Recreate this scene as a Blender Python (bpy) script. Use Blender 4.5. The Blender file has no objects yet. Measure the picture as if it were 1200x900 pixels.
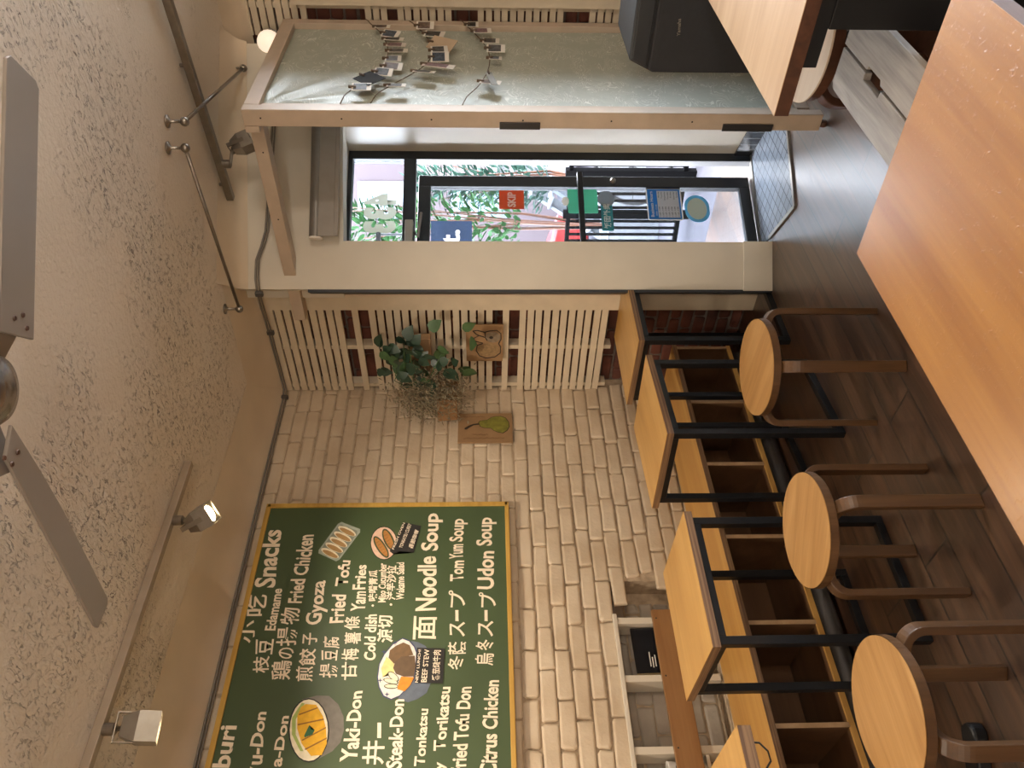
import bpy, bmesh, math, random
from mathutils import Vector, Matrix, noise
PI = math.pi
C = bpy.context.scene.collection
random.seed(7)
sc = bpy.context.scene

# ------------------------------------------------------------------ camera, world, lights, exposure
cam_d = bpy.data.cameras.new('camera')
cam = bpy.data.objects.new('camera', cam_d)
C.objects.link(cam)
sc.camera = cam
cam_d.sensor_fit = 'HORIZONTAL'
cam_d.sensor_width = 36.0
cam_d.lens = 36.0 * 902.0 / 1200.0
cam_d.clip_start = 0.02
yaw, pit, rol = 0.795213, -0.0361809, -0.00361324
Fv = Vector((-math.sin(yaw) * math.cos(pit), math.cos(yaw) * math.cos(pit), math.sin(pit)))
R0 = Vector((math.cos(yaw), math.sin(yaw), 0))
U0 = R0.cross(Fv)
Rv = R0 * math.cos(rol) + U0 * math.sin(rol)
Uv = -R0 * math.sin(rol) + U0 * math.cos(rol)
# the phone is held turned a quarter: picture right is down, picture up is the room's right
M = Matrix((-Uv, Rv, -Fv)).transposed().to_4x4()
M.translation = Vector((0, 0, 1.5))
cam.matrix_world = M

w = bpy.data.worlds.new('sky')
sc.world = w
w.use_nodes = True
bg = w.node_tree.nodes['Background']
bg.inputs[0].default_value = (0.86, 0.91, 1.0, 1)
bg.inputs[1].default_value = 26.0

sc.view_settings.view_transform = 'Standard'
sc.view_settings.look = 'None'
sc.view_settings.gamma = 1.0
sc.view_settings.use_curve_mapping = False
sc.view_settings.exposure = 0.48
cy = sc.cycles
cy.max_bounces = 7
cy.diffuse_bounces = 5
cy.glossy_bounces = 3
cy.transmission_bounces = 4
cy.transparent_max_bounces = 8
cy.caustics_reflective = False
cy.caustics_refractive = False
cy.sample_clamp_indirect = 4.0
cy.use_denoising = True

WARM = (1.0, 0.85, 0.68)
def spot(name, loc, aim, power, angle, blend=0.6, size=0.03, col=WARM):
    d = bpy.data.lights.new(name, 'SPOT')
    d.energy = power; d.color = col; d.spot_size = math.radians(angle); d.spot_blend = blend; d.shadow_soft_size = size
    o = bpy.data.objects.new(name, d); C.objects.link(o)
    o.location = loc
    o.rotation_euler = (Vector(aim) - Vector(loc)).to_track_quat('-Z', 'Y').to_euler()
    return o
def area(name, loc, aim, power, sx, sy, col):
    d = bpy.data.lights.new(name, 'AREA')
    d.energy = power; d.color = col; d.shape = 'RECTANGLE'; d.size = sx; d.size_y = sy
    o = bpy.data.objects.new(name, d); C.objects.link(o)
    o.location = loc
    o.rotation_euler = (Vector(aim) - Vector(loc)).to_track_quat('-Z', 'Y').to_euler()
    return o
spot('track_spot_a', (-2.56, 1.825, 2.53), (-2.75, 1.9, 0.5), 32, 150)
spot('track_spot_b', (-2.615, 0.99, 2.53), (-2.75, 0.95, 0.5), 32, 150)
spot('track_spot_c', (-2.58, 0.0, 2.53), (-2.75, 0.0, 0.5), 32, 150)
FILL_LAMPS = [(1.3, 1.7, 2.2), (1.2, -0.6, 2.2), (-0.6, -1.5, 2.2)]  # added out-of-view fill lights that lift the room's general brightness
for i, g in enumerate(FILL_LAMPS):
    d = bpy.data.lights.new('fill_light', 'POINT'); d.energy = (46, 44, 24)[i]; d.color = (1.0, 0.91, 0.80); d.shadow_soft_size = 0.13
    o = bpy.data.objects.new('fill_light', d); C.objects.link(o); o.location = (g[0], g[1], g[2] - 0.30)

# sky light enters by the shop window right of the partition and by the door: portals only guide it
def portal(name, loc, aim, sx, sy):
    o = area(name, loc, aim, 1.0, sx, sy, (1, 1, 1)); o.data.cycles.is_portal = True
portal('window_portal', (0.6, 4.3, 1.48), (0.6, 0.0, 1.48), 3.3, 2.45)
portal('door_portal', (-2.37, 3.52, 1.15), (-1.49, 3.05, 1.15), 0.9, 2.3)

# ------------------------------------------------------------------ colours and materials
def lin(h):
    if isinstance(h, str):
        h = h.lstrip('#'); v = [int(h[i:i + 2], 16) / 255 for i in (0, 2, 4)]
    else:
        v = [c / 255 for c in h]
    return tuple((c / 12.92 if c <= 0.04045 else ((c + 0.055) / 1.055) ** 2.4) for c in v) + (1,)
def newmat(name):
    m = bpy.data.materials.new(name); m.use_nodes = True
    nt = m.node_tree
    return m, nt, nt.nodes['Principled BSDF']
def N(nt, kind, **kw):
    n = nt.nodes.new(kind)
    for k, v in kw.items():
        if hasattr(n, k): setattr(n, k, v)
        else: n.inputs[k].default_value = v
    return n
def coords(nt, scale=(1, 1, 1), rot=(0, 0, 0), rnd=True):
    tc = N(nt, 'ShaderNodeTexCoord'); mp = N(nt, 'ShaderNodeMapping')
    mp.inputs['Scale'].default_value = scale; mp.inputs['Rotation'].default_value = rot
    if rnd:
        oi = N(nt, 'ShaderNodeObjectInfo'); mu = N(nt, 'ShaderNodeMath', operation='MULTIPLY'); mu.inputs[1].default_value = 37.0
        nt.links.new(oi.outputs['Random'], mu.inputs[0])
        cx = N(nt, 'ShaderNodeCombineXYZ')
        for i in range(3): nt.links.new(mu.outputs[0], cx.inputs[i])
        nt.links.new(cx.outputs[0], mp.inputs['Location'])
    nt.links.new(tc.outputs['Object'], mp.inputs['Vector'])
    return mp.outputs[0]
def ramp(nt, fac, stops):
    r = N(nt, 'ShaderNodeValToRGB'); e = r.color_ramp.elements
    while len(e) < len(stops): e.new(0.5)
    for i, (p, c) in enumerate(stops): e[i].position = p; e[i].color = c
    nt.links.new(fac, r.inputs[0]); return r.outputs[0]
def bump(nt, b, h, strength, dist, prev=None):
    n = N(nt, 'ShaderNodeBump'); n.inputs['Strength'].default_value = strength; n.inputs['Distance'].default_value = dist
    nt.links.new(h, n.inputs['Height'])
    if prev: nt.links.new(prev, n.inputs['Normal'])
    nt.links.new(n.outputs[0], b.inputs['Normal']); return n.outputs[0]
def plain(name, col, rough=0.5, metal=0.0, var=0.10, scale=9.0, bmp=0.0, emit=None):
    """a flat colour with gentle procedural mottling"""
    m, nt, b = newmat(name)
    v = coords(nt)
    no = N(nt, 'ShaderNodeTexNoise'); no.inputs['Scale'].default_value = scale; no.inputs['Detail'].default_value = 4
    nt.links.new(v, no.inputs['Vector'])
    c = lin(col)
    lo = tuple(x * (1 - var) for x in c[:3]) + (1,); hi = tuple(min(1, x * (1 + var)) for x in c[:3]) + (1,)
    nt.links.new(ramp(nt, no.outputs[0], [(0.3, lo), (0.7, hi)]), b.inputs['Base Color'])
    b.inputs['Roughness'].default_value = rough; b.inputs['Metallic'].default_value = metal
    if bmp: bump(nt, b, no.outputs[0], bmp, 0.01)
    if emit:
        b.inputs['Emission Color'].default_value = lin(emit[0]); b.inputs['Emission Strength'].default_value = emit[1]
    return m
def wood(name, cols, axis, rough=0.4, size=1.0, bmp=0.08, coat=0.0):
    m, nt, b = newmat(name)
    s = [9.0 * size] * 3; s['XYZ'.index(axis)] = 0.8 * size
    v = coords(nt, tuple(s))
    n1 = N(nt, 'ShaderNodeTexNoise'); n1.inputs['Scale'].default_value = 1.6; n1.inputs['Detail'].default_value = 7; n1.inputs['Distortion'].default_value = 0.8
    nt.links.new(v, n1.inputs['Vector'])
    s2 = [60.0 * size] * 3; s2['XYZ'.index(axis)] = 3.0 * size
    v2 = coords(nt, tuple(s2))
    n2 = N(nt, 'ShaderNodeTexNoise'); n2.inputs['Scale'].default_value = 2.0; n2.inputs['Detail'].default_value = 3
    nt.links.new(v2, n2.inputs['Vector'])
    mx = N(nt, 'ShaderNodeMath', operation='MULTIPLY_ADD'); mx.inputs[1].default_value = 0.22
    nt.links.new(n2.outputs[0], mx.inputs[0]); 
    m2 = N(nt, 'ShaderNodeMath', operation='MULTIPLY'); m2.inputs[1].default_value = 0.8
    nt.links.new(n1.outputs[0], m2.inputs[0]); nt.links.new(m2.outputs[0], mx.inputs[2])
    k = len(cols) - 1
    nt.links.new(ramp(nt, mx.outputs[0], [(0.30 + 0.42 * i / k, lin(c)) for i, c in enumerate(cols)]), b.inputs['Base Color'])
    b.inputs['Roughness'].default_value = rough
    b.inputs['Coat Weight'].default_value = coat
    b.inputs['Coat Roughness'].default_value = 0.22
    if bmp: bump(nt, b, n2.outputs[0], bmp, 0.002)
    return m
def ply_edge(name, a, b_, axis_z=160.0):
    m, nt, b = newmat(name)
    v = coords(nt, (3, 3, axis_z), rnd=False)
    n1 = N(nt, 'ShaderNodeTexNoise'); n1.inputs['Scale'].default_value = 1.0; n1.inputs['Detail'].default_value = 2
    nt.links.new(v, n1.inputs['Vector'])
    nt.links.new(ramp(nt, n1.outputs[0], [(0.35, lin(a)), (0.65, lin(b_))]), b.inputs['Base Color'])
    b.inputs['Roughness'].default_value = 0.55
    return m
def brick_paint(name, col, dark, rough=0.45, bmp=0.5):
    m, nt, b = newmat(name)
    v = coords(nt, rnd=False)
    n1 = N(nt, 'ShaderNodeTexNoise'); n1.inputs['Scale'].default_value = 55; n1.inputs['Detail'].default_value = 6
    n2 = N(nt, 'ShaderNodeTexNoise'); n2.inputs['Scale'].default_value = 5; n2.inputs['Detail'].default_value = 3
    nt.links.new(v, n1.inputs['Vector']); nt.links.new(v, n2.inputs['Vector'])
    nt.links.new(ramp(nt, n2.outputs[0], [(0.3, lin(dark)), (0.62, lin(col))]), b.inputs['Base Color'])
    b.inputs['Roughness'].default_value = rough
    n3 = N(nt, 'ShaderNodeTexNoise'); n3.inputs['Scale'].default_value = 17; n3.inputs['Detail'].default_value = 5; nt.links.new(v, n3.inputs['Vector'])
    k = bump(nt, b, n3.outputs[0], bmp * 0.9, 0.012)
    bump(nt, b, n1.outputs[0], bmp, 0.003, k)
    return m
def stucco():
    m, nt, b = newmat('ceiling_stucco')
    v = coords(nt, rnd=False)
    vs = coords(nt, (1.0, 2.2, 1.0), (0, 0, 0.75), rnd=False)
    def nz(scale, det, dist, vec=v):
        n = N(nt, 'ShaderNodeTexNoise'); n.inputs['Scale'].default_value = scale; n.inputs['Detail'].default_value = det; n.inputs['Distortion'].default_value = dist
        nt.links.new(vec, n.inputs['Vector']); return n.outputs[0]
    def mul(x, y):
        n = N(nt, 'ShaderNodeMath', operation='MULTIPLY'); nt.links.new(x, n.inputs[0])
        if isinstance(y, float): n.inputs[1].default_value = y
        else: nt.links.new(y, n.inputs[1])
        return n.outputs[0]
    def add(x, y):
        n = N(nt, 'ShaderNodeMath', operation='ADD'); nt.links.new(x, n.inputs[0]); nt.links.new(y, n.inputs[1]); return n.outputs[0]
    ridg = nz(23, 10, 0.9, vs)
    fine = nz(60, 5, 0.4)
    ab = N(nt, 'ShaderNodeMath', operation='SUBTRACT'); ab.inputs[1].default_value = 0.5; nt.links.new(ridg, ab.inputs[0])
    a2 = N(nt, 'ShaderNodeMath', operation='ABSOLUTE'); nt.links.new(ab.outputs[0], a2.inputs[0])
    groove_shade = ramp(nt, a2.outputs[0], [(0.0, (1, 1, 1, 1)), (0.03, (0, 0, 0, 1))])          # 1 in a relief groove
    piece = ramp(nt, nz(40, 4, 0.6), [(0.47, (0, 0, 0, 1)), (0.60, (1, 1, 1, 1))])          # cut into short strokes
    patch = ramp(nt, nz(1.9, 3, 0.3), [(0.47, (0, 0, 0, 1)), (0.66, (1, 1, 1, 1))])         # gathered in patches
    cr = mul(mul(groove_shade, piece), patch)
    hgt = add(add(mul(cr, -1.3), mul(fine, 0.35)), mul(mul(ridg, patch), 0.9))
    mixc = N(nt, 'ShaderNodeMix', data_type='RGBA'); mixc.inputs[6].default_value = lin('#dccfbe'); mixc.inputs[7].default_value = lin('#7d6f64')  # darker tone paints the relief's shadow into the grooves
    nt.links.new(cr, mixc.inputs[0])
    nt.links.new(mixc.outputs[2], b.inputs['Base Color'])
    b.inputs['Roughness'].default_value = 0.5
    bump(nt, b, hgt, 1.0, 0.013)
    return m
def floor_mat(name, cols, pw=0.175, pl=1.35, rough=0.36):
    m, nt, b = newmat(name)
    v = coords(nt, rot=(0, 0, PI / 2), rnd=False)
    br = N(nt, 'ShaderNodeTexBrick'); br.offset = 0.37
    br.inputs['Scale'].default_value = 1.0; br.inputs['Brick Width'].default_value = pl; br.inputs['Row Height'].default_value = pw
    br.inputs['Mortar Size'].default_value = 0.0045; br.inputs['Mortar Smooth'].default_value = 0.1; br.inputs['Bias'].default_value = 0.0
    br.inputs['Color1'].default_value = (0.15, 0.15, 0.15, 1); br.inputs['Color2'].default_value = (0.85, 0.85, 0.85, 1); br.inputs['Mortar'].default_value = (0.5, 0.5, 0.5, 1)
    nt.links.new(v, br.inputs['Vector'])
    sv = coords(nt, (22, 1.7, 1), rnd=False)
    off = N(nt, 'ShaderNodeVectorMath', operation='MULTIPLY_ADD'); off.inputs[1].default_value = (9, 9, 9)
    nt.links.new(br.outputs['Color'], off.inputs[0]); nt.links.new(sv, off.inputs[2])
    g = N(nt, 'ShaderNodeTexNoise'); g.inputs['Scale'].default_value = 1.0; g.inputs['Detail'].default_value = 7; g.inputs['Distortion'].default_value = 1.2
    nt.links.new(off.outputs[0], g.inputs['Vector'])
    mx = N(nt, 'ShaderNodeMath', operation='MULTIPLY_ADD'); mx.inputs[1].default_value = 0.25
    nt.links.new(br.outputs['Color'], mx.inputs[0]); nt.links.new(g.outputs[0], mx.inputs[2])
    col = ramp(nt, mx.outputs[0], [(0.38, lin(cols[0])), (0.6, lin(cols[1])), (0.85, lin(cols[2]))])
    sm = N(nt, 'ShaderNodeMix', data_type='RGBA'); sm.inputs[7].default_value = lin('#140c07')
    nt.links.new(br.outputs['Fac'], sm.inputs[0]); nt.links.new(col, sm.inputs[6])
    nt.links.new(sm.outputs[2], b.inputs['Base Color'])
    b.inputs['Roughness'].default_value = rough
    b.inputs['Coat Weight'].default_value = 1.0; b.inputs['Coat Roughness'].default_value = 0.34; b.inputs['Coat IOR'].default_value = 1.58
    iv = N(nt, 'ShaderNodeMath', operation='MULTIPLY_ADD'); iv.inputs[1].default_value = -2.0
    nt.links.new(br.outputs['Fac'], iv.inputs[0]); nt.links.new(g.outputs[0], iv.inputs[2])
    bump(nt, b, iv.outputs[0], 0.55, 0.004)
    return m
def tile_mat(name, col, grout, size, rough=0.25):
    m, nt, b = newmat(name)
    v = coords(nt, rnd=False)
    br = N(nt, 'ShaderNodeTexBrick'); br.offset = 0.0
    br.inputs['Scale'].default_value = 1.0; br.inputs['Brick Width'].default_value = size; br.inputs['Row Height'].default_value = size
    br.inputs['Mortar Size'].default_value = 0.0028
    br.inputs['Color1'].default_value = lin(col); br.inputs['Color2'].default_value = tuple(c * 0.82 for c in lin(col)[:3]) + (1,); br.inputs['Mortar'].default_value = lin(grout)
    nt.links.new(v, br.inputs['Vector']); nt.links.new(br.outputs['Color'], b.inputs['Base Color'])
    b.inputs['Roughness'].default_value = rough
    return m
def fabric_mat():
    m, nt, b = newmat('vinyl_sheet')
    v = coords(nt, rnd=False)
    n1 = N(nt, 'ShaderNodeTexNoise'); n1.inputs['Scale'].default_value = 9; n1.inputs['Detail'].default_value = 6; n1.inputs['Distortion'].default_value = 2.2
    v2 = coords(nt, (1, 2.6, 5.2), (0.6, 0, 0), rnd=False)
    n2 = N(nt, 'ShaderNodeTexNoise'); n2.inputs['Scale'].default_value = 2.3; n2.inputs['Detail'].default_value = 1.0; n2.inputs['Distortion'].default_value = 1.6
    n3 = N(nt, 'ShaderNodeTexNoise'); n3.inputs['Scale'].default_value = 13; n3.inputs['Detail'].default_value = 2
    nt.links.new(v, n1.inputs['Vector']); nt.links.new(v2, n2.inputs['Vector']); nt.links.new(v, n3.inputs['Vector'])
    wv = N(nt, 'ShaderNodeMath', operation='MULTIPLY'); wv.inputs[1].default_value = 11.0; nt.links.new(n2.outputs[0], wv.inputs[0])
    fr_ = N(nt, 'ShaderNodeMath', operation='FRACT'); nt.links.new(wv.outputs[0], fr_.inputs[0])
    s = N(nt, 'ShaderNodeMath', operation='SUBTRACT'); s.inputs[1].default_value = 0.5; nt.links.new(fr_.outputs[0], s.inputs[0])
    a = N(nt, 'ShaderNodeMath', operation='ABSOLUTE'); nt.links.new(s.outputs[0], a.inputs[0])
    # pale printed leaf strokes on grey green sheet, broken into short lengths
    line = ramp(nt, a.outputs[0], [(0.0, (1, 1, 1, 1)), (0.16, (0, 0, 0, 1))])
    cut = ramp(nt, n3.outputs[0], [(0.42, (0, 0, 0, 1)), (0.54, (0.8, 0.8, 0.8, 1))])
    ml = N(nt, 'ShaderNodeMath', operation='MULTIPLY'); nt.links.new(line, ml.inputs[0]); nt.links.new(cut, ml.inputs[1])
    stroke = ramp(nt, ml.outputs[0], [(0.0, lin('#a3a89c')), (1.0, lin('#d9dbd1'))])
    nt.links.new(stroke, b.inputs['Base Color'])
    b.inputs['Roughness'].default_value = 0.38
    bump(nt, b, n1.outputs[0], 0.12, 0.02)
    return m
def vinyl(name, col, tr=0.5):
    """thin sticker film: half of what reaches it comes through from behind"""
    m, nt, b = newmat(name)
    b.inputs['Base Color'].default_value = lin(col); b.inputs['Roughness'].default_value = 0.5
    out = [n for n in nt.nodes if n.type == 'OUTPUT_MATERIAL'][0]
    t = N(nt, 'ShaderNodeBsdfTranslucent'); t.inputs[0].default_value = lin(col)
    mx = N(nt, 'ShaderNodeMixShader'); mx.inputs[0].default_value = tr
    nt.links.new(b.outputs[0], mx.inputs[1]); nt.links.new(t.outputs[0], mx.inputs[2]); nt.links.new(mx.outputs[0], out.inputs[0])
    return m
def glass_mat(name, tint=(0.86, 0.89, 0.91, 1), alpha=0.09):
    m, nt, b = newmat(name)
    nt.nodes.remove(b)
    out = [n for n in nt.nodes if n.type == 'OUTPUT_MATERIAL'][0]
    t = N(nt, 'ShaderNodeBsdfTransparent'); t.inputs[0].default_value = tint
    g = N(nt, 'ShaderNodeBsdfGlossy'); g.inputs[1].default_value = 0.03
    fr = N(nt, 'ShaderNodeFresnel'); fr.inputs[0].default_value = 1.45
    mx = N(nt, 'ShaderNodeMixShader')
    nt.links.new(fr.outputs[0], mx.inputs[0]); nt.links.new(t.outputs[0], mx.inputs[1]); nt.links.new(g.outputs[0], mx.inputs[2])
    nt.links.new(mx.outputs[0], out.inputs[0])
    return m

MT = {}
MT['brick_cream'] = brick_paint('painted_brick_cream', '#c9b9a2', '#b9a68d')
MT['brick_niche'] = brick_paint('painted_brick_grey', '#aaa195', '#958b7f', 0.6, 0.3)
MT['plaster'] = plain('smooth_plaster', '#d3c2aa', 0.5, 0, 0.05, 4, 0.05)
MT['mortar'] = plain('painted_mortar', '#a8967f', 0.8, 0, 0.2, 30, 0.6)
MT['brick_red'] = brick_paint('red_brick', '#6e3f31', '#43261f', 0.8, 0.8)
MT['red_mortar'] = plain('grey_mortar', '#6d625a', 0.9, 0, 0.2, 40, 0.5)
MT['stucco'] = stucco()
MT['floor'] = floor_mat('floor_planks', ('#241710', '#3b2517', '#583d29'))
MT['tile'] = tile_mat('grey_floor_tile', '#8d97a5', '#4c535e', 0.052)
MT['dark_tile'] = tile_mat('dark_wall_tile', '#2b2d31', '#6a6c6e', 0.05)
MT['white_paint'] = plain('white_wall_paint', '#c9c1b2', 0.42, 0, 0.04, 5, 0.04)
MT['slat'] = plain('cream_slat_paint', '#cdbfa8', 0.5, 0, 0.06, 12, 0.05)
MT['beam'] = plain('cream_beam_paint', '#b7a592', 0.5, 0, 0.08, 10, 0.08)
MT['black_gap'] = plain('dark_trim', '#20242a', 0.5)
MT['black_metal'] = plain('black_powder_coat', '#17181b', 0.38, 0.2, 0.1, 30, 0.02)
MT['door_black'] = plain('door_black_paint', '#24272b', 0.35, 0, 0.12, 14, 0.05)
MT['alu'] = plain('brushed_metal', '#9a948b', 0.3, 0.85, 0.08, 30)
MT['dark_alu'] = plain('satin_nickel', '#8a8278', 0.28, 0.9, 0.1, 30)
MT['grey_pipe'] = plain('grey_pipe_paint', '#5e5a58', 0.35, 0.5, 0.12, 10)
MT['ply'] = wood('birch_ply_varnish', ('#ad803f', '#bb8e4b', '#c79c5a'), 'Y', 0.33, 0.9, 0.05, 0.25)
MT['ply_edge'] = ply_edge('ply_edge', '#5f4430', '#8a6a4a')
MT['ply_fore'] = wood('birch_ply_amber', ('#7c4c1b', '#8b5b25', '#99682d'), 'Y', 0.45, 0.8, 0.10, 0.38)
def scratch(m):
    nt = m.node_tree; b = nt.nodes['Principled BSDF']
    v = coords(nt, (1, 1.6, 1), (0, 0, 0.6), rnd=False)
    n1 = N(nt, 'ShaderNodeTexNoise'); n1.inputs['Scale'].default_value = 75; n1.inputs['Detail'].default_value = 2; n1.inputs['Distortion'].default_value = 1.5
    nt.links.new(v, n1.inputs['Vector'])
    h = ramp(nt, n1.outputs[0], [(0.62, (0, 0, 0, 1)), (0.76, (1, 1, 1, 1))])
    k = N(nt, 'ShaderNodeBump'); k.inputs['Strength'].default_value = 0.55; k.inputs['Distance'].default_value = 0.003
    nt.links.new(h, k.inputs['Height']); nt.links.new(k.outputs[0], b.inputs['Coat Normal']); b.inputs['Coat Roughness'].default_value = 0.24
scratch(MT['ply_fore'])
MT['ply_pale'] = wood('birch_ply_pale', ('#9c7c5b', '#aa8a68', '#b79876'), 'X', 0.4, 0.9, 0.05, 0.1)
MT['walnut'] = wood('dark_walnut', ('#3a2216', '#4e2f1f', '#5d3a28'), 'Y', 0.45, 1.0)
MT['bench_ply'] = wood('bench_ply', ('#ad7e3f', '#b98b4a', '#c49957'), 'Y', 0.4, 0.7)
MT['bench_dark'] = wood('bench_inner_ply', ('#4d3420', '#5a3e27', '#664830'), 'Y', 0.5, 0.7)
MT['stool_seat'] = wood('stool_birch', ('#94693a', '#a67b48', '#b58b57'), 'X', 0.35, 1.5, 0.10, 0.15)
MT['stool_leg'] = wood('stool_leg_wood', ('#432c19', '#543921', '#66482c'), 'Z', 0.42, 1.2)
MT['stool_white'] = wood('pale_stool_top', ('#c9b6a0', '#d6c4af', '#decebb'), 'X', 0.4, 1.0, 0.03)
MT['grey_wood'] = wood('weathered_grey_wood', ('#6f6a66', '#97918a', '#b3aca4'), 'Y', 0.5, 1.5, 0.2)
MT['rest_wood'] = wood('backrest_wood', ('#795430', '#88613a', '#966f47'), 'Y', 0.45, 0.8)
MT['chalk'] = plain('green_chalkboard', '#405030', 0.5, 0, 0.08, 3)
MT['chalk_frame'] = wood('yellow_frame_wood', ('#a8823a', '#bd9646', '#c9a452'), 'Y', 0.45, 1.0)
MT['chalk_paint'] = plain('white_marker_paint', '#ecdcc4', 0.6, 0, 0.06, 40)
MT['cardboard'] = plain('brown_cardboard', '#917250', 0.75, 0, 0.08, 20)
MT['vinyl'] = fabric_mat()
MT['speaker'] = plain('black_speaker_cloth', '#1d1e22', 0.7, 0, 0.12, 60, 0.1)
MT['speaker_box'] = plain('black_speaker_shell', '#23262a', 0.45, 0, 0.1, 30, 0.05)
MT['fan'] = plain('fan_grey_enamel', '#8b8178', 0.4, 0.1, 0.04, 5)
MT['fan_dome'] = plain('fan_motor_metal', '#87807a', 0.18, 0.7, 0.04, 5)
MT['glass'] = glass_mat('tinted_door_glass', (0.80, 0.83, 0.86, 1))
MT['window_glass'] = glass_mat('clear_glass', (0.95, 0.97, 0.97, 1))
MT['lamp_glow'] = plain('lamp_lens', '#fff0d0', 0.3, 0, 0.0, 1, 0, ('#ffe2b0', 14))
MT['globe'] = plain('opal_globe', '#efe4d6', 0.3, 0, 0.0, 1, 0, ('#ffe9cf', 0.55))
MT['blind'] = plain('grey_blind_cloth', '#8f8880', 0.6, 0, 0.05, 20)
MT['blind_tube'] = plain('grey_blind_tube', '#77736e', 0.4, 0.3, 0.05, 20)
MT['string'] = plain('jute_string', '#5b4a3a', 0.8)
MT['leaf'] = plain('dark_green_leaf', '#2a4030', 0.4, 0, 0.25, 25)
MT['leaf_light'] = plain('mid_green_leaf', '#435f3a', 0.4, 0, 0.25, 25)
MT['dry'] = plain('dried_foliage', '#8a8069', 0.8, 0, 0.35, 40)
MT['terracotta'] = plain('terracotta', '#8c6844', 0.7, 0, 0.1, 20)
MT['white'] = plain('white_plastic', '#e6e2dc', 0.4, 0, 0.03, 10)
MT['paper'] = plain('photo_paper', '#d8d2c8', 0.45, 0, 0.03, 30)
MT['black'] = plain('matt_black', '#121214', 0.6)
MT['out_black'] = plain('outdoor_black', '#050506', 0.9)

# ------------------------------------------------------------------ geometry helpers
W = {}
def link_mesh(name, bm, mat, parent=None, smooth=False, bevel=0.0, seg=2):
    me = bpy.data.meshes.new(name); bm.to_mesh(me); bm.free()
    if mat is not None:
        for x in (mat if isinstance(mat, (list, tuple)) else [mat]): me.materials.append(x)
    o = bpy.data.objects.new(name, me); C.objects.link(o)
    if smooth:
        for p in me.polygons: p.use_smooth = True
    if bevel:
        b = o.modifiers.new('bevel', 'BEVEL'); b.width = bevel; b.segments = seg; b.limit_method = 'ANGLE'; b.angle_limit = math.radians(40)
    if parent is not None:
        o.parent = parent
        o.matrix_parent_inverse = W.get(parent.name, Matrix.Identity(4)).inverted()
    return o
def thing(name, label, cat, loc=(0, 0, 0), rotz=0.0, group=None, kind=None):
    o = bpy.data.objects.new(name, None); C.objects.link(o)
    o.empty_display_size = 0.1
    o.location = loc; o.rotation_euler = (0, 0, rotz)
    W[o.name] = Matrix.Translation(Vector(loc)) @ Matrix.Rotation(rotz, 4, 'Z')
    tag(o, label, cat, group, kind); return o
def tag(o, label=None, cat=None, group=None, kind=None):
    if label: o['label'] = label
    if cat: o['category'] = cat
    if group: o['group'] = group
    if kind: o['kind'] = kind
    return o
def struct(name, bm, mat, parent=None, label=None, **kw):
    o = link_mesh(name, bm, mat, parent, **kw)
    if parent is None: o['kind'] = 'structure'
    if label: o['label'] = label
    return o
def copy_tree(o, parent=None):
    c = o.copy(); C.objects.link(c)
    if parent is not None: c.parent = parent
    for ch in o.children: copy_tree(ch, c)
    return c
def BM(): return bmesh.new()
def hexa(bm, p, mi=0):
    """eight points: bottom ring 0-3, top ring 4-7"""
    v = [bm.verts.new(q) for q in p]
    for f in ((3, 2, 1, 0), (4, 5, 6, 7), (0, 1, 5, 4), (1, 2, 6, 5), (2, 3, 7, 6), (3, 0, 4, 7)):
        bm.faces.new([v[i] for i in f]).material_index = mi
    return v
def box(bm, x0, x1, y0, y1, z0, z1, mi=0):
    return hexa(bm, [(x0, y0, z0), (x1, y0, z0), (x1, y1, z0), (x0, y1, z0), (x0, y0, z1), (x1, y0, z1), (x1, y1, z1), (x0, y1, z1)], mi)
def obox(bm, c, ax, ay, az, hx, hy, hz, mi=0):
    c = Vector(c); ax = Vector(ax).normalized() * hx; ay = Vector(ay).normalized() * hy; az = Vector(az).normalized() * hz
    return hexa(bm, [c - ax - ay - az, c + ax - ay - az, c + ax + ay - az, c - ax + ay - az, c - ax - ay + az, c + ax - ay + az, c + ax + ay + az, c - ax + ay + az], mi)
def bar(bm, a, b, w_, h_, up=(0, 0, 1)):
    a = Vector(a); b = Vector(b); d = (b - a); L = d.length; d.normalize()
    s = d.cross(Vector(up))
    if s.length < 1e-5: s = Vector((1, 0, 0))
    s.normalize(); u = s.cross(d)
    return obox(bm, (a + b) / 2, d, s, u, L / 2, w_ / 2, h_ / 2)
def tube(bm, pts, r, seg=10, caps=True):
    pts = [Vector(p) for p in pts]; rings = []; n = len(pts); prev = None
    for i, p in enumerate(pts):
        t = (pts[min(i + 1, n - 1)] - pts[max(i - 1, 0)]).normalized()
        if prev is None:
            a = Vector((0, 0, 1)) if abs(t.z) < 0.9 else Vector((1, 0, 0))
            s = t.cross(a).normalized()
        else:
            s = (prev - t * prev.dot(t)).normalized()
        prev = s; u = t.cross(s)
        rr = r[i] if isinstance(r, (list, tuple)) else r
        rings.append([bm.verts.new(p + (s * math.cos(k * 2 * PI / seg) + u * math.sin(k * 2 * PI / seg)) * rr) for k in range(seg)])
    for i in range(n - 1):
        for k in range(seg):
            bm.faces.new((rings[i][k], rings[i][(k + 1) % seg], rings[i + 1][(k + 1) % seg], rings[i + 1][k]))
    if caps:
        bm.faces.new(rings[0][::-1]); bm.faces.new(rings[-1])
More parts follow.
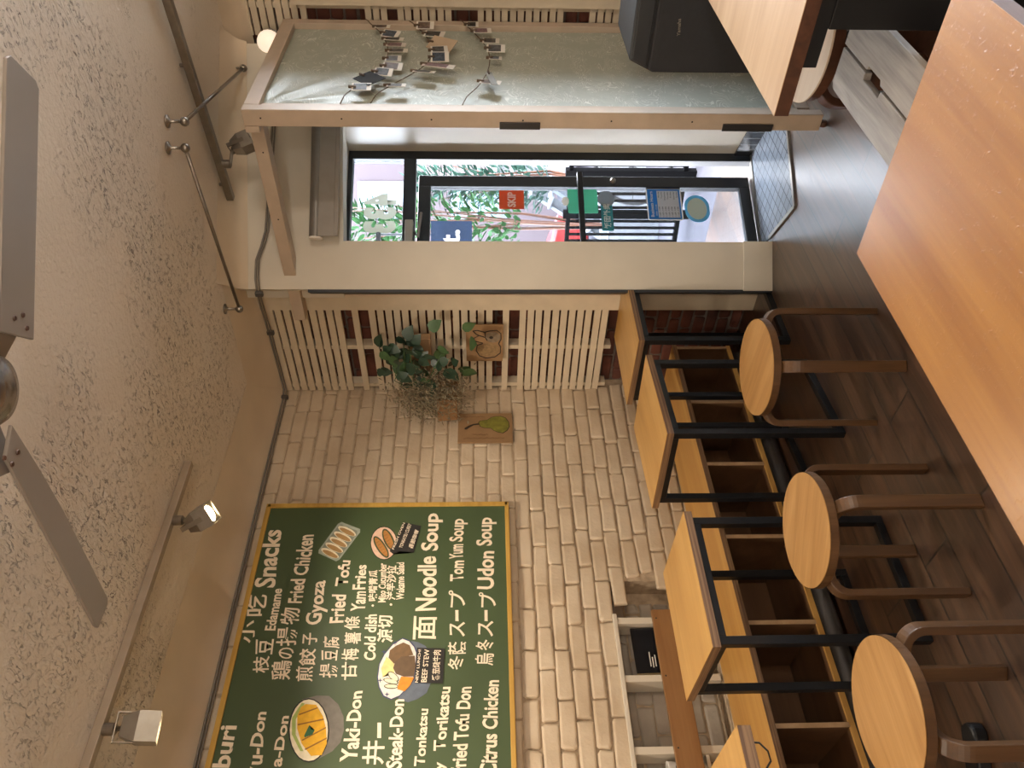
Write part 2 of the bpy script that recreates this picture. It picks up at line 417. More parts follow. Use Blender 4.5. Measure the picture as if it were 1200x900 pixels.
def lathe(bm, c, prof, seg=32, axis=(0, 0, 1), full=True):
    """prof: list of (radius, height along axis)"""
    ax = Vector(axis).normalized(); a = Vector((1, 0, 0)) if abs(ax.x) < 0.9 else Vector((0, 1, 0))
    s = ax.cross(a).normalized(); u = ax.cross(s); c = Vector(c); rings = []
    for r, h in prof:
        if r < 1e-6: rings.append([bm.verts.new(c + ax * h)])
        else: rings.append([bm.verts.new(c + ax * h + (s * math.cos(k * 2 * PI / seg) + u * math.sin(k * 2 * PI / seg)) * r) for k in range(seg)])
    for i in range(len(rings) - 1):
        A, B = rings[i], rings[i + 1]
        for k in range(seg):
            k2 = (k + 1) % seg
            if len(A) == 1 and len(B) == 1: continue
            if len(A) == 1: bm.faces.new((A[0], B[k2], B[k]))
            elif len(B) == 1: bm.faces.new((A[k], A[k2], B[0]))
            else: bm.faces.new((A[k], A[k2], B[k2], B[k]))
    if len(rings[0]) > 1: bm.faces.new(rings[0][::-1])
    if len(rings[-1]) > 1: bm.faces.new(rings[-1])
    bmesh.ops.recalc_face_normals(bm, faces=bm.faces)
def ball(bm, c, r, sx=1, sy=1, sz=1, seg=20):
    m = Matrix.Translation(Vector(c)) @ Matrix.Diagonal((r * sx, r * sy, r * sz, 1))
    bmesh.ops.create_uvsphere(bm, u_segments=seg, v_segments=seg // 2, radius=1, matrix=m)
def prism(bm, pts, d, mi=0):
    """flat polygon pts (3d) thickened by vector d"""
    d = Vector(d); A = [bm.verts.new(Vector(p)) for p in pts]; B = [bm.verts.new(Vector(p) + d) for p in pts]
    n = len(pts)
    fs = [bm.faces.new(A[::-1]), bm.faces.new(B)]
    for i in range(n): fs.append(bm.faces.new((A[i], A[(i + 1) % n], B[(i + 1) % n], B[i])))
    for f in fs: f.material_index = mi
    bmesh.ops.recalc_face_normals(bm, faces=fs)
def sweep(bm, pts, side, wd, th):
    """rectangular profile along pts; side = width direction"""
    side = Vector(side).normalized(); pts = [Vector(p) for p in pts]; n = len(pts); rings = []
    for i, p in enumerate(pts):
        t = (pts[min(i + 1, n - 1)] - pts[max(i - 1, 0)]).normalized(); u = t.cross(side).normalized()
        rings.append([bm.verts.new(p + side * a * wd / 2 + u * b * th / 2) for a, b in ((-1, -1), (1, -1), (1, 1), (-1, 1))])
    for i in range(n - 1):
        for k in range(4): bm.faces.new((rings[i][k], rings[i][(k + 1) % 4], rings[i + 1][(k + 1) % 4], rings[i + 1][k]))
    bm.faces.new(rings[0][::-1]); bm.faces.new(rings[-1]); bmesh.ops.recalc_face_normals(bm, faces=bm.faces)
def brick_field(bm, O, u, v, n, ul, vl, bw, bh, gap, dep, rnd, skip=None, seed=1, jit=0.0045, fall=None):
    """running bond: O corner, u along, v up, n out of the wall"""
    O = Vector(O); u = Vector(u); v = Vector(v); n = Vector(n); rs = random.Random(seed)
    rows = int(math.ceil(vl / bh))
    for r in range(rows):
        x = -(bw / 2 if r % 2 else 0) + rs.uniform(-0.015, 0.015)
        while x < ul:
            L = bw * rs.uniform(0.94, 1.05)
            a0, a1 = max(0, x + gap / 2), min(ul, x + L - gap / 2); x += L
            b0, b1 = r * bh + gap / 2, min(vl, (r + 1) * bh - gap / 2)
            if a1 - a0 < 0.02 or b1 - b0 < 0.02: continue
            if skip and skip(a0, a1, b0, b1, r): continue
            d = dep * rs.uniform(1 - rnd, 1 + rnd) * (fall((b0 + b1) / 2) if fall else 1.0); e = 0.008
            j = lambda: rs.uniform(-jit, jit)
            tl = rs.uniform(-0.25, 0.25) * rnd * dep
            cu = [rs.uniform(0.004, 0.013) for _ in range(4)]
            cor = [(a0 + cu[0], b0 + j()), (a1 - cu[1], b0 + j()), (a1 + j(), b0 + cu[1]), (a1 + j(), b1 - cu[2]), (a1 - cu[2], b1 + j()), (a0 + cu[3], b1 + j()), (a0 + j(), b1 - cu[3]), (a0 + j(), b0 + cu[0])]
            cm = ((a0 + a1) / 2, (b0 + b1) / 2); nc = len(cor)
            ring = []
            for k, (dd, ins) in enumerate(((-0.01, 0), (d - e, 0.0), (d - e * 0.3, e * 0.45), (d, e * 1.3))):
                rr = []
                for (p, q) in cor:
                    pp = p + (ins if p < cm[0] else -ins); qq = q + (ins if q < cm[1] else -ins)
                    rr.append(bm.verts.new(O + u * pp + v * qq + n * (dd + (tl if q > cm[1] else -tl) * (k > 0))))
                ring.append(rr)
            for k in range(3):
                for i in range(nc): bm.faces.new((ring[k][i], ring[k][(i + 1) % nc], ring[k + 1][(i + 1) % nc], ring[k + 1][i]))
            bm.faces.new(ring[3])
def text_mesh(body, offset=0.0):
    cu = bpy.data.curves.new('lettering', 'FONT'); cu.body = body; cu.size = 1; cu.offset = offset; cu.resolution_u = 3
    o = bpy.data.objects.new('lettering', cu); C.objects.link(o)
    bpy.context.view_layer.update()
    dg = bpy.context.evaluated_depsgraph_get()
    me = bpy.data.meshes.new_from_object(o.evaluated_get(dg))
    bpy.data.objects.remove(o); bpy.data.curves.remove(cu)
    return me
def text(name, body, mat, parent, bl, br, tl, tr, out, offset=0.02, wob=0.0, raise_=0.0006, mirror=False):
    """letters stretched into the quad bl br tl tr; out = direction off the surface"""
    me = text_mesh(body, offset)
    if len(me.vertices) == 0: return None
    xs = [q.co.x for q in me.vertices]; ys = [q.co.y for q in me.vertices]
    x0, x1, y0, y1 = min(xs), max(xs), min(ys), max(ys)
    bl, br, tl, tr, out = Vector(bl), Vector(br), Vector(tl), Vector(tr), Vector(out)
    hgt = (tl - bl).length
    for q in me.vertices:
        a = (q.co.x - x0) / max(1e-6, x1 - x0); b = (q.co.y - y0) / max(1e-6, y1 - y0)
        if mirror: a = 1 - a
        p = bl * (1 - a) * (1 - b) + br * a * (1 - b) + tl * (1 - a) * b + tr * a * b
        if wob:
            nv = noise.noise_vector(p * (1.1 / max(hgt, 0.01))) * wob * hgt
            nv2 = noise.noise_vector(p * (4.0 / max(hgt, 0.01))) * wob * 0.35 * hgt
            nv = nv + nv2
            nv -= out * nv.dot(out); p = p + nv
        q.co = p + out * raise_
    me.materials.clear(); me.materials.append(mat)
    o = bpy.data.objects.new(name, me); C.objects.link(o)
    if parent is not None:
        o.parent = parent; o.matrix_parent_inverse = W.get(parent.name, Matrix.Identity(4)).inverted()
    return o
# ------------------------------------------------------------------ the setting
CEIL = 2.77
S2 = math.sqrt(0.5)
def FP(s, z, n=-3.96):                     # the slanted shop front by the door: s along it, n towards the room
    return Vector((s * S2 + n * S2, s * S2 - n * S2, z))
DA = math.radians(28)
DD = Vector((math.sin(DA), math.cos(DA), 0)); DN = Vector((math.cos(DA), -math.sin(DA), 0))
def DP(t, z, n=-3.72):                     # the door's own plane
    return DD * t + DN * n + Vector((0, 0, z))
Z = Vector((0, 0, 1))

bm = BM(); box(bm, -3.6, 2.4, -2.4, 4.3, -0.12, 0.0); struct('floor', bm, MT['floor'])
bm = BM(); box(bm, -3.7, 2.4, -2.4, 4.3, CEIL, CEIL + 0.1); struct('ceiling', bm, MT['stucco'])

# left wall: painted brick with a long niche low in it
XW = -3.39
NZ0, NZ1, NY = 0.43, 0.885, 1.80
bm = BM()
def slab(y0, y1, z0, z1, x0=-3.53, x1=-3.402): box(bm, x0, x1, y0, y1, z0, z1)
slab(-2.4, 3.4, -0.1, 2.9, -3.72, -3.53)
slab(-2.4, 3.4, NZ1 + 0.02, 2.9); slab(-2.4, 3.4, -0.1, NZ0); slab(NY + 0.16, 3.4, NZ0, NZ1 + 0.02)
wl = struct('wall_left', bm, MT['mortar'])
BH = 0.0755
def skipL(a0, a1, b0, b1, r):
    zc = 0.05 + (b0 + b1) / 2; y0 = -0.6 + a0; y1 = -0.6 + a1
    if zc > 2.70: return True
    if NZ0 < zc < NZ1 + 0.01 and y0 < NY + (0.0 if r % 2 else 0.10) and y1 < NY + 0.22: return True
    if zc < NZ0 - 0.05: return True
    return False
bm = BM(); brick_field(bm, (-3.402, -0.6, 0.05), (0, 1, 0), (0, 0, 1), (1, 0, 0), 3.92, 2.66, 0.222, BH, 0.006, 0.011, 0.35, skipL, 3, fall=lambda z: 1.35 if z < 1.25 else 0.75)
struct('brickwork', bm, MT['brick_cream'], wl)
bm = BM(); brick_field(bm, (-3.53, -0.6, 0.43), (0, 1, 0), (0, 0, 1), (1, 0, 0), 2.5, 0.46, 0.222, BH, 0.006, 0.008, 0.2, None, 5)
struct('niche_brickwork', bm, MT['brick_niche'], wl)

# slatted wall: red brick behind, cream slats in front
bm = BM(); box(bm, -3.7, -2.50, 3.372, 3.5, -0.1, 2.9); wb = struct('wall_back', bm, MT['red_mortar'])
bm = BM(); brick_field(bm, (-3.39, 3.372, 0.0), (1, 0, 0), (0, 0, 1), (0, -1, 0), 0.89, 2.74, 0.205, 0.0715, 0.012, 0.012, 0.3, None, 11)
struct('brickwork', bm, MT['brick_red'], wb)

def slats(bm, x0, x1, yf, z0, z1, pitch, hgt, miss, seed):
    rs = random.Random(seed); k = 0; z = z0
    while z + hgt < z1 + 0.001:
        if not any(a < z + hgt / 2 < b for a, b in miss):
            a = rs.uniform(-0.002, 0.002)
            box(bm, x0, x1, yf + rs.uniform(-0.002, 0.002), yf + 0.018, z + a, z + a + hgt)
        z += pitch; k += 1
t = thing('slat_screen', 'cream painted slat screen over red brick in the corner beside the brick wall', 'slat screen', (-3.02, 3.3, 0.80))
bm = BM(); slats(bm, -3.388, -2.735, 3.275, 0.803, 2.735, 0.0464, 0.0348, [(2.228, 2.300), (2.132, 2.199), (1.41, 1.462), (1.325, 1.373)], 2)
link_mesh('slats', bm, MT['slat'], t)
for x in (-3.05, -3.36):
    bm = BM(); box(bm, x - 0.014, x + 0.014, 3.293, 3.352, 0.76, 2.735); link_mesh('batten', bm, MT['slat'], t)
bm = BM(); box(bm, -2.745, -2.635, 3.262, 3.352, 0.0, 2.735); link_mesh('edge_board', bm, MT['slat'], t)

# slanted front wall: pilaster, header over the doorway, return up to the partition
bm = BM()
def fbox(s0, s1, z0, z1, n0, n1, b=None):
    b = bm if b is None else b
    hexa(b, [FP(s0, z0, n0), FP(s1, z0, n0), FP(s1, z0, n1), FP(s0, z0, n1), FP(s0, z1, n0), FP(s1, z1, n0), FP(s1, z1, n1), FP(s0, z1, n1)])
fbox(0.447, 0.694, 0, 2.9, -4.02, -3.96)
fbox(0.694, 1.33, 2.215, 2.9, -4.06, -3.96)
fbox(1.33, 1.69, 0, 2.9, -4.06, -3.96)
struct('wall_front', bm, MT['white_paint'])
bm = BM(); fbox(0.440, 0.697, 0.0, 0.155, -3.957, -3.95); struct('baseboard_front', bm, MT['white_paint'], bevel=0.003)
bm = BM(); fbox(0.432, 0.4465, 0.0, 2.395, -4.03, -3.958); struct('trim_1', bm, MT['black_gap'])
# right reveal, soffit and closing pieces of the doorway
bm = BM()
A0 = FP(1.33, 0, -3.96); A1 = DP(2.435, 0, -3.76); th = Vector((0.05, 0.09, 0))
hexa(bm, [A0, A1, A1 + th, A0 + th, A0 + Z * 2.25, A1 + Z * 2.25, A1 + th + Z * 2.25, A0 + th + Z * 2.25])
struct('wall_reveal', bm, MT['white_paint'])
bm = BM()
hexa(bm, [FP(0.55, 2.235, -4.0), FP(1.36, 2.235, -3.98), DP(2.47, 2.235, -3.8), DP(1.6, 2.235, -3.8), FP(0.55, 2.9, -4.0), FP(1.36, 2.9, -3.98), DP(2.47, 2.9, -3.8), DP(1.6, 2.9, -3.8)])
struct('wall_soffit', bm, MT['white_paint'])
# black tiled kerb low on the reveal
dirA = (A1 - A0).normalized(); nA = Vector((dirA.y, -dirA.x, 0))
if nA.dot(Vector((0, 0, 1.5)) - A0) < 0: nA = -nA
bm = BM(); prism(bm, [A0 + nA * 0.003, A1 + nA * 0.003, A1 + nA * 0.003 + Z * 0.10, A0 + nA * 0.003 + Z * 0.10], nA * 0.012); struct('baseboard_reveal', bm, MT['dark_tile'])

# right of the partition: slatted wall and the shop window, then closing walls the photo never shows
YR = 4.128
bm = BM(); box(bm, -1.75, -1.12, YR + 0.06, YR + 0.2, -0.1, 2.9); box(bm, -1.78, -1.68, 4.0, YR + 0.07, -0.1, 2.9); wr = struct('wall_far', bm, MT['red_mortar'])
bm = BM(); brick_field(bm, (-1.66, YR + 0.06, 0.0), (1, 0, 0), (0, 0, 1), (0, -1, 0), 0.54, 2.74, 0.205, 0.0715, 0.012, 0.012, 0.3, None, 17)
struct('brickwork', bm, MT['brick_red'], wr)
t = thing('slat_screen', 'narrow cream slat screen behind the photo strings, right of the fabric partition', 'slat screen', (-1.3, YR, 0.3))
bm = BM(); slats(bm, -1.615, -1.14, YR, 0.30, 2.735, 0.0412, 0.031, [(2.112, 2.387), (1.929, 1.986), (1.525, 1.666), (0.943, 1.08)], 4)
link_mesh('slats', bm, MT['slat'], t)
bm = BM(); box(bm, -1.452, -1.36, YR - 0.03, YR - 0.002, 0.0, 2.46); link_mesh('edge_board', bm, MT['slat'], t)
for x in (-1.47, -1.2):
    bm = BM(); box(bm, x - 0.014, x + 0.014, YR + 0.019, YR + 0.043, 0.3, 2.735); link_mesh('batten', bm, MT['slat'], t)
bm = BM()
box(bm, -1.12, 2.4, YR, YR + 0.14, -0.1, 0.26); box(bm, -1.12, 2.4, YR, YR + 0.14, 2.70, 2.9); box(bm, -1.12, -1.05, YR, YR + 0.14, 0.26, 2.70); box(bm, 2.25, 2.4, YR, YR + 0.14, 0.26, 2.70)
struct('wall_window', bm, MT['plaster'])
bm = BM()
for x in (-1.05, 0.03, 1.12, 2.205): box(bm, x, x + 0.045, YR + 0.04, YR + 0.10, 0.26, 2.70)
for z in (0.26, 2.655): box(bm, -1.05, 2.25, YR + 0.04, YR + 0.10, z, z + 0.045)
wn = struct('window_1', bm, MT['door_black'])
bm = BM(); box(bm, -1.05, 2.25, YR + 0.068, YR + 0.072, 0.26, 2.70); struct('pane', bm, MT['window_glass'], wn)
bm = BM(); box(bm, 2.3, 2.4, -2.4, 4.3, -0.1, 2.9); struct('wall_right', bm, MT['plaster'])
bm = BM(); box(bm, -3.7, 2.4, -2.4, -2.3, -0.1, 2.9); struct('wall_behind', bm, MT['plaster'])

# coved plaster edge of the ceiling
prof = [(0.0, -0.075), (0.05, -0.045), (0.16, -0.024), (0.30, -0.010), (0.42, -0.001)]
bm = BM()
def cove(a, b, inn, k=1.0, k2=None):
    a, b, inn = Vector(a), Vector(b), Vector(inn); k2 = k if k2 is None else k2
    ra = [bm.verts.new(a + inn * p * k + Z * (CEIL + q)) for p, q in prof]; rb = [bm.verts.new(b + inn * p * k2 + Z * (CEIL + q)) for p, q in prof]
    for i in range(len(prof) - 1): bm.faces.new((ra[i], rb[i], rb[i + 1], ra[i + 1]))
cove((-3.392, -2.3, 0), (-3.392, 3.30, 0), (1, 0, 0))
cove((-3.39, 3.30, 0), (-2.30, 3.30, 0), (0, -1, 0), 1.0, 0.72)
cove(FP(0.447, 0, -3.957), FP(1.70, 0, -3.957), (S2, -S2, 0), 0.6, 0.42)
cove((-1.66, YR + 0.002, 0), (2.3, YR + 0.002, 0), (0, -1, 0), 0.5, 0.5)
bmesh.ops.recalc_face_normals(bm, faces=bm.faces)
struct('trim_2', bm, MT['plaster'], smooth=True)
# flat plaster band between the slats' top and the cove
bm = BM(); box(bm, -3.39, -2.46, 3.285, 3.372, 2.735, 2.80); struct('trim_3', bm, MT['plaster'])

# doorway floor tiles
bm = BM()
prism(bm, [(-2.008, 3.156, 0.001), (-1.754, 3.557, 0.001), (-1.86, 3.74, 0.001), DP(2.435, 0.001), DP(1.85, 0.001), (-2.31, 3.33, 0.001)], (0, 0, 0.006)); struct('floor_tiles', bm, MT['tile'])
bm = BM()
bar(bm, (-2.008, 3.156, 0.006), (-1.754, 3.557, 0.006), 0.018, 0.012); bar(bm, (-2.008, 3.156, 0.006), (-2.305, 3.325, 0.006), 0.018, 0.012); bar(bm, DP(1.85, 0.006), DP(2.435, 0.006), 0.03, 0.014)
struct('trim_4', bm, MT['alu'])

# door: frame, transom pane, leaf ajar
def dbox(b, t0, t1, z0, z1, n0, n1): hexa(b, [DP(t0, z0, n0), DP(t1, z0, n0), DP(t1, z0, n1), DP(t0, z0, n1), DP(t0, z1, n0), DP(t1, z1, n0), DP(t1, z1, n1), DP(t0, z1, n1)])
bm = BM()
dbox(bm, 2.385, 2.435, 0, 2.245, -3.77, -3.715); dbox(bm, 1.67, 1.715, 0, 2.245, -3.77, -3.715)
dbox(bm, 1.67, 2.435, 2.212, 2.245, -3.77, -3.715); dbox(bm, 1.70, 2.385, 1.867, 1.929, -3.77, -3.715)
dbox(bm, 1.70, 2.385, 1.925, 1.934, -3.735, -3.715)
door = struct('door_1', bm, MT['door_black'], bevel=0.003)
bm = BM(); dbox(bm, 1.70, 2.385, 1.929, 2.212, -3.745, -3.741); struct('transom_pane', bm, MT['glass'], door)
bm = BM(); dbox(bm, 1.80, 1.99, 1.872, 1.915, -3.715, -3.665)
struct('closer', bm, plain('closer_grey', '#9a968f', 0.4, 0.3), door, bevel=0.004)
bm = BM(); tube(bm, [DP(1.93, 1.866, -3.70), DP(1.90, 1.846, -3.69), DP(1.96, 1.842, -3.69), DP(2.06, 1.835, -3.725)], 0.009, 8); struct('closer_arm', bm, MT['alu'], door)
# the leaf: swings outward a little about its left edge
HT = DP(1.722, 0, -3.745)
la = math.radians(-5.0)
LD = Vector((math.sin(DA + la), math.cos(DA + la), 0)); LN = Vector((LD.y, -LD.x, 0))
def LP(t, z, n=0.0): return HT + LD * t + LN * n + Vector((0, 0, z))
def lbox(b, t0, t1, z0, z1, n0, n1): hexa(b, [LP(t0, z0, n0), LP(t1, z0, n0), LP(t1, z0, n1), LP(t0, z0, n1), LP(t0, z1, n0), LP(t1, z1, n0), LP(t1, z1, n1), LP(t0, z1, n1)])
LW = 0.60
bm = BM()
lbox(bm, 0.0, 0.06, 0.012, 1.857, -0.022, 0.022); lbox(bm, LW - 0.07, LW, 0.012, 1.857, -0.022, 0.022)
lbox(bm, 0.06, LW - 0.07, 0.012, 0.07, -0.022, 0.022); lbox(bm, 0.06, LW - 0.07, 1.79, 1.857, -0.022, 0.022)
leaf = struct('leaf', bm, MT['door_black'], door, bevel=0.004)
bm = BM(); lbox(bm, 0.06, LW - 0.07, 0.07, 1.79, -0.003, 0.003); struct('leaf_pane', bm, MT['glass'], leaf)
bm = BM(); lbox(bm, 0.01, LW - 0.008, 0.955, 0.985, 0.05, 0.075); lbox(bm, 0.02, 0.05, 0.955, 0.985, 0.02, 0.05); lbox(bm, LW - 0.06, LW - 0.03, 0.955, 0.985, 0.02, 0.05)
struct('push_bar', bm, MT['black_metal'], leaf, bevel=0.004)
bm = BM(); lathe(bm, LP(LW - 0.035, 0.78, 0.022), [(0.016, 0), (0.016, 0.012), (0.011, 0.018), (0.0, 0.019)], 18, LN); struct('lock', bm, MT['alu'], leaf)

# cable clipped along the top of the walls
cab = [(-3.375, -1.2, 2.695), (-3.372, 1.1, 2.69), (-3.372, 2.2, 2.697), (-3.372, 3.2, 2.70), (-3.35, 3.245, 2.70), (-3.2, 3.25, 2.70), (-2.9, 3.25, 2.70), (-2.67, 3.235, 2.70)]
cab += [FP(s, z, -3.945) for s, z in ((0.42, 2.645), (0.50, 2.655), (0.594, 2.65), (0.66, 2.625), (0.74, 2.602), (0.811, 2.597), (1.05, 2.58), (1.308, 2.563), (1.72, 2.545))]
bm = BM(); tube(bm, cab, 0.0065, 8); tube(bm, [Vector(c) + Vector((0.004, -0.003, -0.015)) for c in cab], 0.0045, 8)
t = thing('wall_cable', 'pair of thin grey cables clipped along the top of the walls below the ceiling edge', 'cable', (-3.372, 1.1, 2.69))
link_mesh('cable', bm, plain('cable_grey', '#736c64', 0.5), t, smooth=True)
for p in (cab[3], cab[8], cab[14], cab[1], cab[6]):
    bm = BM(); obox(bm, Vector(p) + Vector((0.004, -0.002, -0.01)), (1, 0, 0), (0, 1, 0), (0, 0, 1), 0.013, 0.011, 0.02); link_mesh('clip', bm, MT['grey_pipe'], t, bevel=0.004)

# ------------------------------------------------------------------ chalkboard
BX = -3.355
t = thing('chalkboard', 'big green menu chalkboard in a yellow wood frame on the white brick wall', 'chalkboard', (-3.39, 1.3, 1.373))
by0, by1, bz0, bz1 = 0.15, 2.405, 1.378, 2.634
bm = BM(); box(bm, -3.372, BX - 0.001, by0, by1, bz0, bz1); link_mesh('board', bm, MT['chalk'], t)
fw = 0.024
for (a, b, c, d) in ((by0 - 0.005, by1 + 0.005, bz0 - 0.006, bz0 + fw - 0.008), (by0 - 0.005, by1 + 0.005, bz1 - fw + 0.006, bz1 + 0.006), (by1 - fw + 0.006, by1 + 0.006, bz0, bz1), (by0 - 0.006, by0 + fw - 0.006, bz0, bz1)):
    bm = BM(); box(bm, -3.375, BX + 0.008, a, b, c, d); link_mesh('frame', bm, MT['chalk_frame'], t, bevel=0.002)
BOARD_TEXT = [('小', 1.642, 2.554, 1.755, 2.561, 1.643, 2.619, 1.756, 2.617), ('吃', 1.776, 2.53, 1.886, 2.539, 1.777, 2.621, 1.887, 2.636), ('Snacks', 1.922, 2.51, 2.252, 2.537, 1.923, 2.612, 2.253, 2.627), ('枝', 1.501, 2.458, 1.58, 2.469, 1.502, 2.529, 1.581, 2.541), ('豆', 1.587, 2.459, 1.661, 2.465, 1.589, 2.535, 1.662, 2.547), ('Edamame', 1.702, 2.465, 1.917, 2.472, 1.703, 2.516, 1.917, 2.517), ('鶏', 1.468, 2.359, 1.558, 2.366, 1.47, 2.444, 1.559, 2.454), ('の', 1.566, 2.364, 1.618, 2.365, 1.567, 2.429, 1.619, 2.434), ('揚', 1.626, 2.359, 1.718, 2.366, 1.628, 2.451, 1.719, 2.46), ('物', 1.73, 2.364, 1.817, 2.371, 1.732, 2.451, 1.818, 2.459), ('Fried', 1.839, 2.366, 1.966, 2.37, 1.84, 2.435, 1.967, 2.44), ('Chicken', 1.989, 2.362, 2.219, 2.367, 1.99, 2.436, 2.22, 2.445), ('煎', 1.459, 2.26, 1.529, 2.267, 1.46, 2.335, 1.53, 2.343), ('餃', 1.532, 2.256, 1.612, 2.265, 1.534, 2.332, 1.614, 2.341), ('子', 1.629, 2.267, 1.687, 2.268, 1.63, 2.333, 1.688, 2.338), ('Gyoza', 1.728, 2.238, 1.955, 2.254, 1.73, 2.337, 1.956, 2.336), ('揚', 1.476, 2.154, 1.538, 2.159, 1.477, 2.233, 1.54, 2.239), ('豆', 1.554, 2.165, 1.603, 2.167, 1.556, 2.233, 1.604, 2.24), ('腐', 1.611, 2.16, 1.668, 2.168, 1.612, 2.234, 1.669, 2.242), ('Fried', 1.735, 2.157, 1.88, 2.162, 1.736, 2.224, 1.881, 2.232), ('Tofu', 1.926, 2.16, 2.067, 2.164, 1.927, 2.225, 2.068, 2.223), ('甘', 1.463, 2.067, 1.545, 2.076, 1.464, 2.134, 1.546, 2.141), ('梅', 1.553, 2.069, 1.609, 2.072, 1.554, 2.146, 1.61, 2.149), ('薯', 1.629, 2.066, 1.688, 2.073, 1.631, 2.144, 1.689, 2.147), ('條', 1.7, 2.082, 1.769, 2.085, 1.701, 2.152, 1.77, 2.157), ('Yam', 1.794, 2.064, 1.897, 2.071, 1.795, 2.132, 1.898, 2.132), ('Fries', 1.906, 2.076, 2.042, 2.082, 1.907, 2.137, 2.043, 2.136), ('Cold dish', 1.551, 1.993, 1.776, 2.006, 1.552, 2.046, 1.777, 2.062), ('涼切', 1.635, 1.923, 1.771, 1.93, 1.636, 1.993, 1.772, 2.002), ('・味噌青瓜', 1.816, 2.01, 2.013, 2.025, 1.816, 2.054, 2.013, 2.07), ('Miso Cucumber', 1.837, 1.972, 2.05, 1.986, 1.838, 2.008, 2.051, 2.024), ('・洋芋沙拉', 1.819, 1.922, 2.035, 1.934, 1.819, 1.97, 2.036, 1.985), ('Wakame Salad', 1.849, 1.884, 2.054, 1.898, 1.85, 1.924, 2.054, 1.936), ('面', 1.644, 1.725, 1.763, 1.726, 1.646, 1.831, 1.765, 1.834), ('Noodle', 1.789, 1.731, 2.086, 1.739, 1.791, 1.827, 2.087, 1.832), ('Soup', 2.115, 1.71, 2.342, 1.714, 2.116, 1.821, 2.343, 1.816), ('冬', 1.501, 1.597, 1.565, 1.598, 1.502, 1.67, 1.566, 1.668), ('蔭', 1.573, 1.587, 1.634, 1.584, 1.574, 1.668, 1.635, 1.67), ('ス', 1.659, 1.592, 1.731, 1.593, 1.66, 1.663, 1.732, 1.665), ('ー', 1.735, 1.623, 1.792, 1.625, 1.736, 1.639, 1.792, 1.641), ('プ', 1.805, 1.594, 1.895, 1.596, 1.806, 1.675, 1.896, 1.674), ('Tom', 1.945, 1.601, 2.06, 1.602, 1.946, 1.671, 2.061, 1.67), ('Yum', 2.069, 1.607, 2.154, 1.608, 2.07, 1.675, 2.154, 1.677), ('Soup', 2.168, 1.591, 2.308, 1.588, 2.17, 1.682, 2.309, 1.677), ('烏', 1.519, 1.464, 1.578, 1.459, 1.52, 1.544, 1.58, 1.545), ('冬', 1.591, 1.463, 1.64, 1.459, 1.592, 1.541, 1.641, 1.541), ('ス', 1.657, 1.462, 1.733, 1.461, 1.658, 1.533, 1.734, 1.533), ('ー', 1.733, 1.487, 1.79, 1.487, 1.734, 1.503, 1.79, 1.503), ('プ', 1.802, 1.449, 1.883, 1.447, 1.804, 1.53, 1.885, 1.53), ('Udon', 1.902, 1.455, 2.112, 1.453, 1.903, 1.538, 2.113, 1.53), ('Soup', 2.141, 1.444, 2.312, 1.437, 2.143, 1.543, 2.313, 1.535), ('Don', 0.935, 2.538, 1.088, 2.543, 0.937, 2.611, 1.09, 2.612), ('buri', 1.108, 2.541, 1.277, 2.547, 1.109, 2.613, 1.279, 2.615), ('Gy', 1.021, 2.397, 1.108, 2.407, 1.023, 2.474, 1.11, 2.476), ('u-Don', 1.118, 2.412, 1.332, 2.436, 1.119, 2.475, 1.333, 2.48), ('Un', 1.014, 2.328, 1.1, 2.333, 1.015, 2.382, 1.101, 2.378), ('a-Don', 1.107, 2.331, 1.312, 2.335, 1.108, 2.376, 1.313, 2.375), ('Yaki-Don', 1.12, 2.025, 1.413, 2.035, 1.122, 2.098, 1.414, 2.087), ('井', 1.108, 1.916, 1.203, 1.92, 1.11, 2.006, 1.204, 2.009), ('一', 1.213, 1.937, 1.276, 1.942, 1.214, 1.953, 1.277, 1.958), ('Steak-Don', 1.09, 1.841, 1.372, 1.851, 1.092, 1.907, 1.373, 1.906), ('Tonkatsu', 1.098, 1.748, 1.33, 1.745, 1.099, 1.793, 1.331, 1.785), ('Curry', 0.974, 1.66, 1.113, 1.658, 0.976, 1.725, 1.114, 1.714), ('Torikatsu', 1.157, 1.666, 1.425, 1.652, 1.158, 1.716, 1.426, 1.701), ('Fried Tofu Don', 1.068, 1.58, 1.423, 1.559, 1.07, 1.643, 1.424, 1.619), ('Citrus Chicken', 1.059, 1.455, 1.452, 1.438, 1.061, 1.524, 1.453, 1.502)]
BOARD_LABELS = [('NEW LUNCH!', 1.445, 1.796, 1.598, 1.791, 1.445, 1.809, 1.598, 1.802), ('BEEF STEW', 1.446, 1.758, 1.598, 1.752, 1.446, 1.783, 1.598, 1.775), ('番茄燉牛肉', 1.453, 1.702, 1.593, 1.7, 1.453, 1.736, 1.593, 1.735), ('FRESH OVEN', 2.124, 1.955, 2.282, 1.91, 2.128, 1.966, 2.286, 1.921), ('TONKATSU CURRY', 2.131, 1.915, 2.272, 1.875, 2.138, 1.931, 2.282, 1.893), ('香脆咖喱', 2.126, 1.861, 2.232, 1.836, 2.139, 1.886, 2.244, 1.857)]
